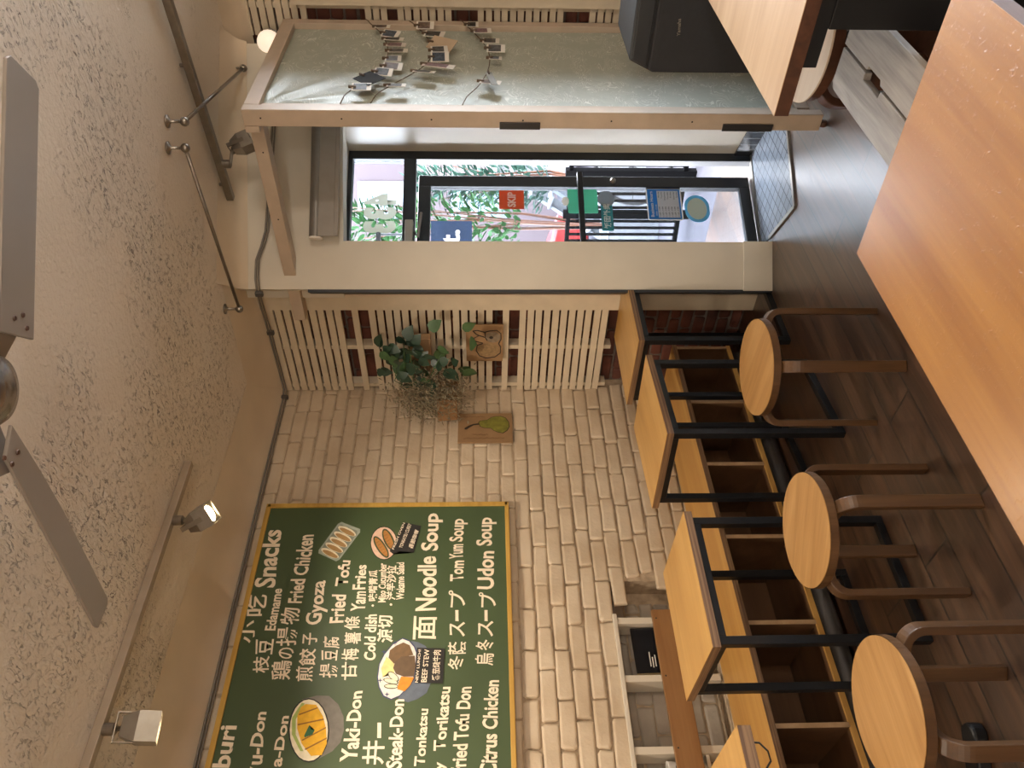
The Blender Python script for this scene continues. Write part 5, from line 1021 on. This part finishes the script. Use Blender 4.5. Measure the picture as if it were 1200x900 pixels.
# ------------------------------------------------------------------ ceiling fan
FHX, FHY, FZ = -1.18, 1.145, 2.50
t = thing('ceiling_fan', 'grey ceiling fan with wide blades and a rounded motor dome', 'fan', (FHX, FHY, CEIL))
bm = BM(); lathe(bm, (FHX, FHY, FZ), [(0.0, -0.008), (0.035, -0.004), (0.07, 0.012), (0.093, 0.045), (0.10, 0.09), (0.095, 0.12), (0.05, 0.15), (0.016, 0.155), (0.016, 0.22), (0.05, 0.24), (0.06, 0.27), (0, 0.27)], 40); link_mesh('motor', bm, MT['fan_dome'], t, smooth=True)
b1 = [(-1.180, 1.300), (-1.085, 1.222), (-0.700, 1.655), (-0.702, 1.672), (-0.780, 1.724), (-0.800, 1.722)]
b2 = [(-1.285, 1.048), (-1.252, 1.112), (-1.40, 1.108), (-1.545, 1.098), (-1.885, 1.056), (-1.895, 1.044), (-1.894, 0.976), (-1.875, 0.972)]
hb = Vector((FHX, FHY)); b3 = []
for x, y in b1:
    p = Vector((x - FHX, y - FHY)); p.rotate(Matrix.Rotation(math.radians(-118), 2)); b3.append((p.x + FHX, p.y + FHY))
for i, P in enumerate((b1, b2, b3)):
    bm = BM(); prism(bm, [(x, y, FZ + 0.002) for x, y in P], (0, 0, 0.009)); bl_ = link_mesh('blade', bm, MT['fan'], t, bevel=0.002)
    cx_ = sum(p[0] for p in P[:2]) / 2; cy_ = sum(p[1] for p in P[:2]) / 2
    if i == 2: cx_, cy_ = (P[0][0] + P[1][0]) / 2, (P[0][1] + P[1][1]) / 2
    d = (Vector((cx_, cy_, 0)) - Vector((FHX, FHY, 0))).normalized(); s_ = Vector((-d.y, d.x, 0))
    c0 = Vector((FHX, FHY, FZ + 0.03)) + d * 0.08; c1 = Vector((cx_, cy_, FZ + 0.013)) + d * 0.07
    bm = BM(); prism(bm, [c0 + s_ * 0.02, c1 + s_ * 0.035, c1 - s_ * 0.035, c0 - s_ * 0.02], (0, 0, 0.004)); link_mesh('blade_iron', bm, MT['fan'], t)
    for k in (-1, 0, 1):
        bm = BM(); lathe(bm, Vector((cx_, cy_, FZ + 0.002)) + d * (0.03 + 0.02 * (k == 0)) + s_ * 0.024 * k, [(0.006, 0), (0.005, 0.003), (0, 0.003)], 12, (0, 0, -1)); link_mesh('screw', bm, MT['walnut'], bl_)

# ------------------------------------------------------------------ track lights
def lamp_head(t, mount, piv, aim, lit, sz=1.0):
    mount, piv, aim = Vector(mount), Vector(piv), Vector(aim).normalized()
    bm = BM(); lathe(bm, mount, [(0.020, 0), (0.020, -0.035), (0.014, -0.040), (0.0, -0.040)], 18)
    tube(bm, [mount - Z * 0.036, mount.lerp(piv, 0.5) + Vector((0, 0, -0.005)), piv - aim * 0.030], 0.008, 8)
    hd = link_mesh('lamp_head', bm, MT['dark_alu'], t)
    sd = aim.cross(Z); sd = sd.normalized() if sd.length > 1e-3 else Vector((0, 1, 0)); up = sd.cross(aim).normalized()
    bm = BM()
    for k in (-1, 1): obox(bm, piv + sd * 0.030 * k * sz - aim * 0.005, aim, sd, up, 0.032 * sz, 0.002, 0.010)
    obox(bm, piv - aim * 0.036 * sz, sd, aim, up, 0.032 * sz, 0.002, 0.010)
    link_mesh('yoke', bm, MT['dark_alu'], hd)
    bm = BM(); r0, r1 = 0.019 * sz, 0.030 * sz
    sz *= 1.0; A = [piv + (sd * a + up * b) * r0 - aim * 0.024 * sz for a, b in ((-1, -1), (1, -1), (1, 1), (-1, 1))]; B = [piv + (sd * a + up * b) * r1 + aim * 0.012 for a, b in ((-1, -1), (1, -1), (1, 1), (-1, 1))]; C_ = [piv + (sd * a + up * b) * r1 + aim * 0.052 * sz for a, b in ((-1, -1), (1, -1), (1, 1), (-1, 1))]
    va, vb, vc = [[bm.verts.new(q) for q in R] for R in (A, B, C_)]
    bm.faces.new(va)
    for P, Q in ((va, vb), (vb, vc)):
        for i in range(4): bm.faces.new((P[i], P[(i + 1) % 4], Q[(i + 1) % 4], Q[i]))
    o = link_mesh('housing', bm, MT['alu'], hd); so = o.modifiers.new('solid', 'SOLIDIFY'); so.thickness = 0.002
    bm = BM(); lathe(bm, piv + aim * 0.044 * sz, [(0.025 * sz, 0), (0.018 * sz, 0.003), (0, 0.004)], 24, aim); link_mesh('bulb', bm, MT['lamp_glow'] if lit else MT['white'], hd, smooth=True)
    return hd
TX = -2.60
t = thing('track_light', 'cream ceiling track with two small metal spotlights above the chalkboard', 'track light', (TX, 1.0, CEIL))
bm = BM(); box(bm, TX - 0.017, TX + 0.017, -0.6, 2.085, CEIL - 0.032, CEIL); link_mesh('rail', bm, plain('track_beige', '#9f8d78', 0.4, 0.2), t, bevel=0.003)
lamp_head(t, (TX, 1.795, CEIL - 0.032), (TX + 0.005, 1.79, 2.645), (0.38, 0.30, -0.87), True, 1.4)
lamp_head(t, (TX, 0.985, CEIL - 0.032), (TX + 0.01, 0.985, 2.64), (-0.30, 0.06, -0.95), True, 1.5)
lamp_head(t, (TX, 0.0, CEIL - 0.032), (TX + 0.01, 0.0, 2.655), (0.05, 0.0, -1), True, 1.5)
t = thing('track_light', 'brushed metal ceiling track with one square spotlight near the entrance', 'track light', (-1.6, 3.25, CEIL))
bm = BM(); bar(bm, (-0.55, 3.165, 2.735), (-2.085, 3.32, 2.735), 0.034, 0.034); link_mesh('rail', bm, MT['dark_alu'], t, bevel=0.003)
for x in (-0.8, -1.4, -2.0):
    y = 3.165 + (x + 0.55) / (-1.535) * 0.155
    bm = BM(); tube(bm, [(x, y, 2.75), (x, y, CEIL)], 0.008, 8); link_mesh('hanger', bm, MT['dark_alu'], t)
lamp_head(t, (-1.885, 3.300, 2.722), (-1.835, 3.385, 2.655), (0.25, 0.35, -0.9), False, 1.25)
PL = ['added fill lamp by the shop window, outside the picture', 'added fill lamp in the middle of the room, outside the picture', 'added fill lamp behind the viewer, outside the picture']
for g, lb in zip(FILL_LAMPS, PL):  # invented pendants hung where the added fill lights are
    t = thing('added_fill_lamp', lb, 'lamp', (g[0], g[1], CEIL), 0, 'added fill lamps, unseen')
    bm = BM(); tube(bm, [(g[0], g[1], CEIL), (g[0], g[1], g[2])], 0.004, 6); link_mesh('cord', bm, MT['black'], t)
    bm = BM(); lathe(bm, (g[0], g[1], g[2]), [(0.03, 0.02), (0.045, -0.02), (0.055, -0.08), (0.05, -0.08), (0.04, -0.02), (0.0, -0.02)], 28); link_mesh('shade', bm, MT['white'], t, smooth=True)

# ------------------------------------------------------------------ curtain rods with standoffs
RZ = 2.70
def rod(name, label, a, b):
    t = thing(name, label, 'rod', (a[0], a[1], CEIL))
    bm = BM(); tube(bm, [a, b], 0.008, 12); link_mesh('rod', bm, MT['dark_alu'], t, smooth=True)
    for p in (a, b):
        p = Vector(p)
        bm = BM(); lathe(bm, (p.x, p.y, CEIL), [(0.026, 0), (0.026, -0.005), (0.010, -0.010), (0.006, -0.02), (0.006, -(CEIL - p.z) + 0.012), (0, -(CEIL - p.z) + 0.012)], 18); link_mesh('standoff', bm, MT['dark_alu'], t, smooth=True)
        bm = BM(); ball(bm, p, 0.019, seg=16); link_mesh('ball_end', bm, MT['dark_alu'], t, smooth=True)
rod('curtain_rod', 'short metal curtain rod on ceiling standoffs running towards the far slats', (-1.500, 2.955, RZ), (-1.675, 3.865, RZ))
rod('curtain_rod', 'metal curtain rod on ceiling standoffs ending above the slat screen corner', (-1.578, 2.885, RZ), (-2.470, 2.945, RZ))

# ------------------------------------------------------------------ globe wall lamp
t = thing('globe_lamp', 'round white globe lamp on the slats above the fabric partition', 'lamp', (-1.63, 4.12, 2.57))
bm = BM(); lathe(bm, (-1.612, 4.06, 2.585), [(0.05, 0), (0.055, 0.01), (0.055, 0.03), (0.045, 0.035)], 28, (0.3, -1, 0)); link_mesh('base', bm, plain('lamp_base_grey', '#8b8681', 0.4, 0.3), t)
bm = BM(); ball(bm, (-1.600, 4.005, 2.585), 0.058); link_mesh('globe', bm, MT['globe'], t, smooth=True)

# ------------------------------------------------------------------ stickers on the door
def lpt(t_, z, n=0.004):
    """a spot measured on the door's plane carried on to the leaf's own pane"""
    d = DP(t_, z, -3.72) - Vector((0, 0, 1.5)); pt = HT + LN * n
    k = (pt - Vector((0, 0, 1.5))).dot(LN) / d.dot(LN); q = Vector((0, 0, 1.5)) + d * k
    r_ = q - HT; return (r_.dot(LD), r_.z)
def sticker(name, label, cat, t0, t1, z0, z1, col, rnd=0.0):
    (a0_, c0_), (a1_, c1_) = lpt(t0, z0), lpt(t1, z1)
    t = thing(name, label, cat, LP((a0_ + a1_) / 2, (c0_ + c1_) / 2, 0.004))
    bm = BM(); q = []
    r_ = rnd * min(a1_ - a0_, c1_ - c0_)
    for cx_, cz_, s in ((a1_ - r_, c1_ - r_, 0), (a0_ + r_, c1_ - r_, 1), (a0_ + r_, c0_ + r_, 2), (a1_ - r_, c0_ + r_, 3)):
        for i in range(6 if rnd else 1):
            an = s * PI / 2 + i * PI / 10
            q.append((cx_ + r_ * math.cos(an), cz_ + r_ * math.sin(an)))
    prism(bm, [LP(a, c, 0.0035) for a, c in q], LN * 0.001); link_mesh('sheet', bm, col, t)
    return t, (a0_, a1_, c0_, c1_)
def txt_on(t, s, a0_, a1_, c0_, c1_, col, off=0.02, n=0.0052): text('lettering', s, col, t, LP(a0_, c0_, n), LP(a1_, c0_, n), LP(a0_, c1_, n), LP(a1_, c1_, n), LN, off)
white_ink = vinyl('white_ink', '#f2efe9', 0.35); blue = vinyl('sign_blue', '#2f84cf', 0.35); teal = vinyl('sticker_teal', '#3f8f96', 0.35); mint = vinyl('sign_mint', '#6fcab0', 0.35); dark_ink = vinyl('dark_ink', '#2b3540', 0.35)
t, (a, b, c, d) = sticker('delivery_sign', 'orange square sticker with white SKIP lettering on the glass door', 'sticker', 2.083, 2.197, 1.28, 1.415, vinyl('sign_orange', '#cc6238', 0.35))
txt_on(t, 'SKIP', a + 0.012, b - 0.012, c + 0.045, d - 0.045, white_ink, 0.045)
t, (a, b, c, d) = sticker('hours_sign', 'blue bordered sheet listing opening hours on the glass door', 'sign', 2.02, 2.213, 0.415, 0.612, white_ink, 0.06)
e = 0.006
bm = BM(); prism(bm, [LP(x, z, 0.0045) for x, z in ((a + e, c + e), (b - e, c + e), (b - e, d - e), (a + e, d - e))], LN * 0.0006); link_mesh('blue_border', bm, blue, t)
bm = BM(); prism(bm, [LP(x, z, 0.0051) for x, z in ((a + 0.016, c + 0.016), (b - 0.016, c + 0.016), (b - 0.016, d - 0.060), (a + 0.016, d - 0.060))], LN * 0.0006); link_mesh('hours_panel', bm, vinyl('sign_white', '#e9ecf0', 0.35), t)
txt_on(t, 'Business Hours', a + 0.020, b - 0.020, d - 0.036, d - 0.018, white_ink, 0.02, 0.0056)
txt_on(t, 'OPEN - CLOSE', a + 0.028, a + 0.10, d - 0.055, d - 0.046, white_ink, 0.0, 0.0056)
hh = (d - 0.060 - c - 0.016) / 7
for k, dn in enumerate(('Monday', 'Tuesday', 'Wednesday', 'Thursday', 'Friday', 'Saturday', 'Sunday')):
    z0 = d - 0.060 - hh * (k + 0.8); L = 0.0062 * len(dn)
    txt_on(t, '11 AM - 9 PM', a + 0.020, a + 0.085, z0, z0 + hh * 0.55, dark_ink, 0.0, 0.0062)
    txt_on(t, dn, b - 0.024 - L, b - 0.022, z0, z0 + hh * 0.55, dark_ink, 0.0, 0.0062)
t, _ = sticker('round_sticker', 'round cream sticker with a pale blue rim beside the hours sheet', 'sticker', 2.008, 2.172, 0.265, 0.405, vinyl('sticker_blue', '#6bb3cf', 0.35), 0.5)
(q0, w0), (q1, w1) = lpt(2.025, 0.28), lpt(2.155, 0.392)
bm = BM(); prism(bm, [LP((q0 + q1) / 2 + (q1 - q0) / 2 * math.cos(i * PI / 16), (w0 + w1) / 2 + (w1 - w0) / 2 * math.sin(i * PI / 16), 0.0045) for i in range(32)], LN * 0.0008); link_mesh('disc', bm, vinyl('sticker_cream', '#e4e6d0', 0.35), t)
t, (a, b, c, d) = sticker('delivery_sticker', 'long teal sticker with white characters and a grey rounded end on the glass door', 'sticker', 1.955, 2.125, 0.798, 0.864, teal, 0.12)
txt_on(t, '饭团外卖', a + 0.014, b - 0.008, c + 0.012, d - 0.012, white_ink, 0.02)
(q0, w0), (q1, w1) = lpt(2.10, 0.785), lpt(2.195, 0.880)
bm = BM(); prism(bm, [LP((q0 + q1) / 2 + (q1 - q0) / 2 * math.cos(i * PI / 12), (w0 + w1) / 2 + (w1 - w0) / 2 * math.sin(i * PI / 12), 0.0046) for i in range(24)], LN * 0.0008); link_mesh('rounded_end', bm, vinyl('sticker_grey', '#8f969c', 0.35), t)
t, (a, b, c, d) = sticker('mint_sign', 'mint green sticker behind the black push bar on the glass door', 'sticker', 2.06, 2.205, 0.878, 1.043, mint, 0.05)
txt_on(t, 'CASH ONLY', a + 0.02, b - 0.02, d - 0.055, d - 0.035, white_ink, 0.0) if False else None
(q0, w0), (q1, w1) = lpt(2.105, 1.035), lpt(2.16, 1.075)
bm = BM(); prism(bm, [LP((q0 + q1) / 2 + (q1 - q0) / 2 * math.cos(i * PI / 12), (w0 + w1) / 2 + (w1 - w0) / 2 * math.sin(i * PI / 12), 0.0046) for i in range(24)], LN * 0.0008); link_mesh('tab', bm, white_ink, t)
# script on the pane and the street number on the transom (read from outside)
t = thing('script_lettering', 'small black handwritten script on the upper glass of the door', 'lettering', LP(0.35, 1.70, 0.004))
sp_ = []
for i in range(60):
    u_ = i / 59; x_ = 2.02 + 0.10 * u_ + 0.010 * math.sin(u_ * 34); z_ = 1.50 + 0.0 + 0.010 * math.cos(u_ * 34)
    q0, w0 = lpt(x_, z_ + 0.02); sp_.append(LP(q0, w0, 0.006))
bm = BM(); tube(bm, sp_, 0.0016, 5)
q0, w0 = lpt(1.99, 1.60)
tube(bm, [LP(*lpt(2.07 + 0.018 * math.cos(k * 0.4), 1.66 + 0.05 * math.sin(k * 0.4) * (1 - 0.02 * k)), 0.006) for k in range(15)], 0.0016, 5)
link_mesh('script', bm, dark_ink, t)
t = thing('street_number', 'pale cut vinyl street number seen reversed on the transom glass', 'lettering', DP(2.05, 2.05, -3.741))
pale = vinyl('pale_vinyl', '#d3d8c4', 0.22)
for k, ch in enumerate('334'):
    a = 1.945 + k * 0.082; b = a + 0.074
    text('lettering', ch, pale, t, DP(a, 1.970, -3.739), DP(b, 1.970, -3.739), DP(a, 2.145, -3.739), DP(b, 2.145, -3.739), DN, 0.05, 0, 0.0006, True)

# ------------------------------------------------------------------ outside the door
FW = Vector((-0.714, 0.700, 0)); RT = Vector((0.700, 0.714, 0))
def OUT(fwd, lat, z=0.0): return FW * fwd + RT * (fwd * lat) + Vector((0, 0, z))
bm = BM(); prism(bm, [OUT(4.42, 0.05, -0.06), OUT(4.35, 0.42, -0.06), OUT(9.0, 0.55, -0.06), OUT(9.0, 0.0, -0.06)], (0, 0, -0.1)); struct('outside_pavement', bm, plain('pale_concrete', '#434247', 0.8, 0, 0.12, 3))
bm = BM(); box(bm, -1.2, 12, 4.35, 9.0, -0.12, -0.05); struct('outside_bounce_slab', bm, plain('pale_bounce_slab', '#b5b2ae', 0.9, 0, 0.06, 3))  # unseen pale slab, added to bounce daylight up onto the ceiling
bm = BM(); box(bm, -28, 26, 4.75, 34, -0.2, -0.10); struct('outside_street', bm, plain('street_asphalt', '#3d3c41', 0.9, 0, 0.1, 2))
bm = BM(); c0 = OUT(17, 0.22, 3.0); obox(bm, c0, RT, FW, Z, 9, 0.3, 3.2); bd = struct('outside_building', bm, plain('pinkish_facade', '#504749', 0.9, 0, 0.06, 0.7), None)
tag(bd, 'pale pinkish building front across the street', 'building', kind='thing')
for k in range(6):
    for j in range(2):
        bm = BM(); obox(bm, OUT(16.68, 0.22, 1.6 + j * 2.0) + RT * (k * 1.5 - 4.2), RT, FW, Z, 0.4, 0.03, 0.6); link_mesh('window', bm, plain('far_window', '#59636d', 0.2), bd)
# shrub tub left of the steps
def shrub(label, fwd, lat, zb, hgt, rad, n, mat_, name='outdoor_shrub'):
    c = OUT(fwd, lat, 0); t = thing(name, label, 'shrub', (c.x, c.y, -0.06))
    bm = BM(); lathe(bm, (c.x, c.y, -0.06), [(0.20, 0), (0.26, 0.45), (0.28, 0.46), (0.24, 0.46), (0.22, 0.40), (0, 0.40)], 20); link_mesh('tub', bm, plain('grey_tub', '#6d6f72', 0.7), t)
    bm = BM()
    for i in range(7): tube(bm, [(c.x, c.y, 0.3), (c.x + rs.uniform(-.1, .1), c.y + rs.uniform(-.1, .1), zb), (c.x + rs.uniform(-rad, rad) * .6, c.y + rs.uniform(-rad, rad) * .6, zb + hgt * rs.uniform(0.6, 0.95))], [0.018, 0.012, 0.005], 6)
    link_mesh('stem', bm, MT['walnut'], t)
    bm = BM()
    for i in range(n):
        a = rs.uniform(0, 2 * PI); q = rad * math.sqrt(rs.random()); zz = rs.random(); q *= (1 - 0.55 * zz)
        leaf_shape(bm, (c.x + q * math.cos(a), c.y + q * math.sin(a), zb + zz * hgt), (math.cos(a) + rs.uniform(-.6, .6), math.sin(a) + rs.uniform(-.6, .6), rs.uniform(0.0, 1.4)), (rs.uniform(-.4, .4), rs.uniform(-.4, .4), 1), rs.uniform(0.07, 0.16), rs.uniform(0.025, 0.05))
    tag(link_mesh('foliage', bm, mat_, t), kind='stuff')
fresh = plain('fresh_leaf', '#304f2e', 0.5, 0, 0.3, 6); fresh2 = plain('blue_green_leaf', '#2f473e', 0.5, 0, 0.3, 6)
shrub('tall leafy shrub in a tub outside the transom side of the door', 7.0, 0.205, 1.15, 1.65, 0.34, 900, fresh)
shrub('shorter blue green shrub in a tub outside, right of the tall one', 7.5, 0.262, 0.85, 1.35, 0.26, 700, fresh2)
# railing
t = thing('outdoor_railing', 'black metal railing with thin bars outside the glass door', 'railing', OUT(6.0, 0.24, -0.06))
ra, rb = OUT(6.0, 0.17), OUT(5.4, 0.335)
for z in (0.02, 0.86):
    bm = BM(); bar(bm, ra + Z * z, rb + Z * z, 0.04, 0.03); link_mesh('rail', bm, MT['out_black'], t)
for i in range(4):
    p = ra.lerp(rb, i / 3); bm = BM(); box(bm, p.x - 0.025, p.x + 0.025, p.y - 0.025, p.y + 0.025, -0.06, 0.9); link_mesh('post', bm, MT['out_black'], t)
for i in range(1, 18):
    if i % 6 == 0: continue
    p = ra.lerp(rb, i / 18); bm = BM(); box(bm, p.x - 0.008, p.x + 0.008, p.y - 0.008, p.y + 0.008, 0.034, 0.845); link_mesh('bar', bm, MT['out_black'], t)
# outdoor steps going up along the neighbour wall
t = thing('outdoor_steps', 'grey metal steps with sloping strings outside the door', 'steps', OUT(8.8, 0.25, -0.06))
s0, s1 = OUT(8.3, 0.19, 0.0), OUT(9.4, 0.30, 1.45)
for k in (-1, 1):
    bm = BM(); bar(bm, s0 + FW * 0.35 * k, s1 + FW * 0.35 * k, 0.05, 0.14); link_mesh('string_board', bm, plain('galvanised', '#3e4246', 0.7, 0.0), t)
for i in range(7):
    p = s0.lerp(s1, (i + 0.5) / 7); bm = BM(); obox(bm, p, RT, FW, Z, 0.12, 0.32, 0.012); link_mesh('tread', bm, plain('tread_grey', '#4d5054', 0.7), t)
for i in (0, 1):
    p = (s1 if i else s0.lerp(s1, 0.55)); bm = BM(); box(bm, p.x - 0.03, p.x + 0.03, p.y - 0.03, p.y + 0.03, -0.1, p.z); link_mesh('support', bm, MT['black_metal'], t)
# bicycle leaning by the railing
t = thing('bicycle', 'dark bicycle standing outside past the door edge', 'bicycle', OUT(6.2, 0.36, -0.06))
def wheel(c, nm='wheel'):
    bm = BM(); ax_ = FW
    for i in range(1): tube(bm, [c + (RT * math.cos(a) + Z * math.sin(a)) * 0.31 for a in [k * 2 * PI / 36 for k in range(37)]], 0.022, 8, False)
    for k in range(12): tube(bm, [c, c + (RT * math.cos(k * PI / 6) + Z * math.sin(k * PI / 6)) * 0.30], 0.003, 4)
    link_mesh(nm, bm, MT['black'], t)
w1_, w2_ = OUT(6.3, 0.285, 0.27), OUT(6.3, 0.445, 0.27)
wheel(w1_); wheel(w2_)
bm = BM(); cr = w1_.lerp(w2_, 0.45); st = cr + RT * 0.12 + Z * 0.45; hd_ = w1_ - RT * -0.12 + Z * 0.52
for a, b in ((w2_, cr), (w2_, st), (cr, st), (cr, hd_), (st, hd_), (hd_, w1_)): tube(bm, [a, b], 0.017, 8)
link_mesh('frame', bm, MT['black'], t)
bm = BM(); tube(bm, [hd_, hd_ + Z * 0.12, hd_ + Z * 0.12 + FW * -0.22], 0.013, 8); tube(bm, [hd_ + Z * 0.12, hd_ + Z * 0.12 + FW * 0.22], 0.013, 8); link_mesh('handlebar', bm, MT['black'], t)
bm = BM(); ball(bm, st + Z * 0.06, 0.1, 1.0, 0.7, 0.35, 16); tube(bm, [st, st + Z * 0.05], 0.014, 8); link_mesh('saddle', bm, MT['black'], t, smooth=True)
# parked cars across the street
def car(label, fwd, lat, col, s=1.0):
    c = OUT(fwd, lat, -0.1); t = thing('parked_car', label, 'car', c)
    prof_ = [(-2.0, 0.25), (2.0, 0.25), (2.05, 0.65), (1.2, 0.85), (0.6, 1.38), (-1.1, 1.40), (-1.75, 0.95), (-2.05, 0.85)]
    bm = BM(); prism(bm, [c + RT * x * s + Z * z * s - FW * 0.8 for x, z in prof_], FW * 1.6); link_mesh('body', bm, col, t, bevel=0.05)
    bm = BM(); prism(bm, [c + RT * x * s + Z * z * s - FW * 0.82 for x, z in ((-1.45, 0.92), (0.95, 0.90), (0.5, 1.30), (-1.05, 1.32))], FW * 0.03); link_mesh('side_glass', bm, plain('car_glass', '#2a3036', 0.1), t)
    for x in (-1.3, 1.3):
        bm = BM(); lathe(bm, c + RT * x * s + Z * 0.31 - FW * 0.85, [(0.0, 0), (0.31, 0), (0.31, 0.2), (0, 0.2)], 24, FW); link_mesh('wheel', bm, MT['black'], t)
car('red car parked across the street beyond the shrubs', 10.6, 0.015, plain('car_red', '#6e1b1a', 0.3, 0, 0.02))
car('white car parked across the street beyond the railing', 12.4, 0.43, plain('car_white', '#6a6d72', 0.3, 0, 0.02))
t = thing('hanging_shop_sign', 'dark blue shop sign with white lettering outside the door', 'sign', OUT(5.3, 0.175, 1.9))
bm = BM(); sc_ = OUT(5.3, 0.175, 1.72); obox(bm, sc_, RT, FW, Z, 0.19, 0.02, 0.14); link_mesh('panel', bm, plain('sign_navy', '#2b374c', 0.5), t)
k0 = sc_ - FW * 0.021
text('lettering', 't.', white_ink, t, k0 + RT * 0.03 - Z * 0.06, k0 + RT * 0.13 - Z * 0.06, k0 + RT * 0.03 + Z * 0.06, k0 + RT * 0.13 + Z * 0.06, -FW, 0.03)
bm = BM(); tube(bm, [sc_ + Z * 0.14 - RT * 0.1, sc_ + Z * 0.5 - RT * 0.1], 0.008, 8); tube(bm, [sc_ + Z * 0.14 + RT * 0.1, sc_ + Z * 0.5 + RT * 0.1], 0.008, 8); bar(bm, sc_ + Z * 0.5 - RT * 1.2, sc_ + Z * 0.5 + RT * 0.14, 0.03, 0.03); tube(bm, [sc_ - RT * 1.2 - Z * 1.78, sc_ - RT * 1.2 + Z * 0.52], 0.03, 10); link_mesh('bracket', bm, MT['black_metal'], t)

# weathered outdoor surfaces have no gloss
for nm in ('outdoor_black', 'pale_concrete', 'pinkish_facade', 'street_asphalt', 'fresh_leaf', 'blue_green_leaf', 'pale_bounce_slab', 'galvanised', 'tread_grey', 'sign_navy', 'grey_tub'):
    m = bpy.data.materials.get(nm)
    if m: m.node_tree.nodes['Principled BSDF'].inputs['Specular IOR Level'].default_value = 0.04
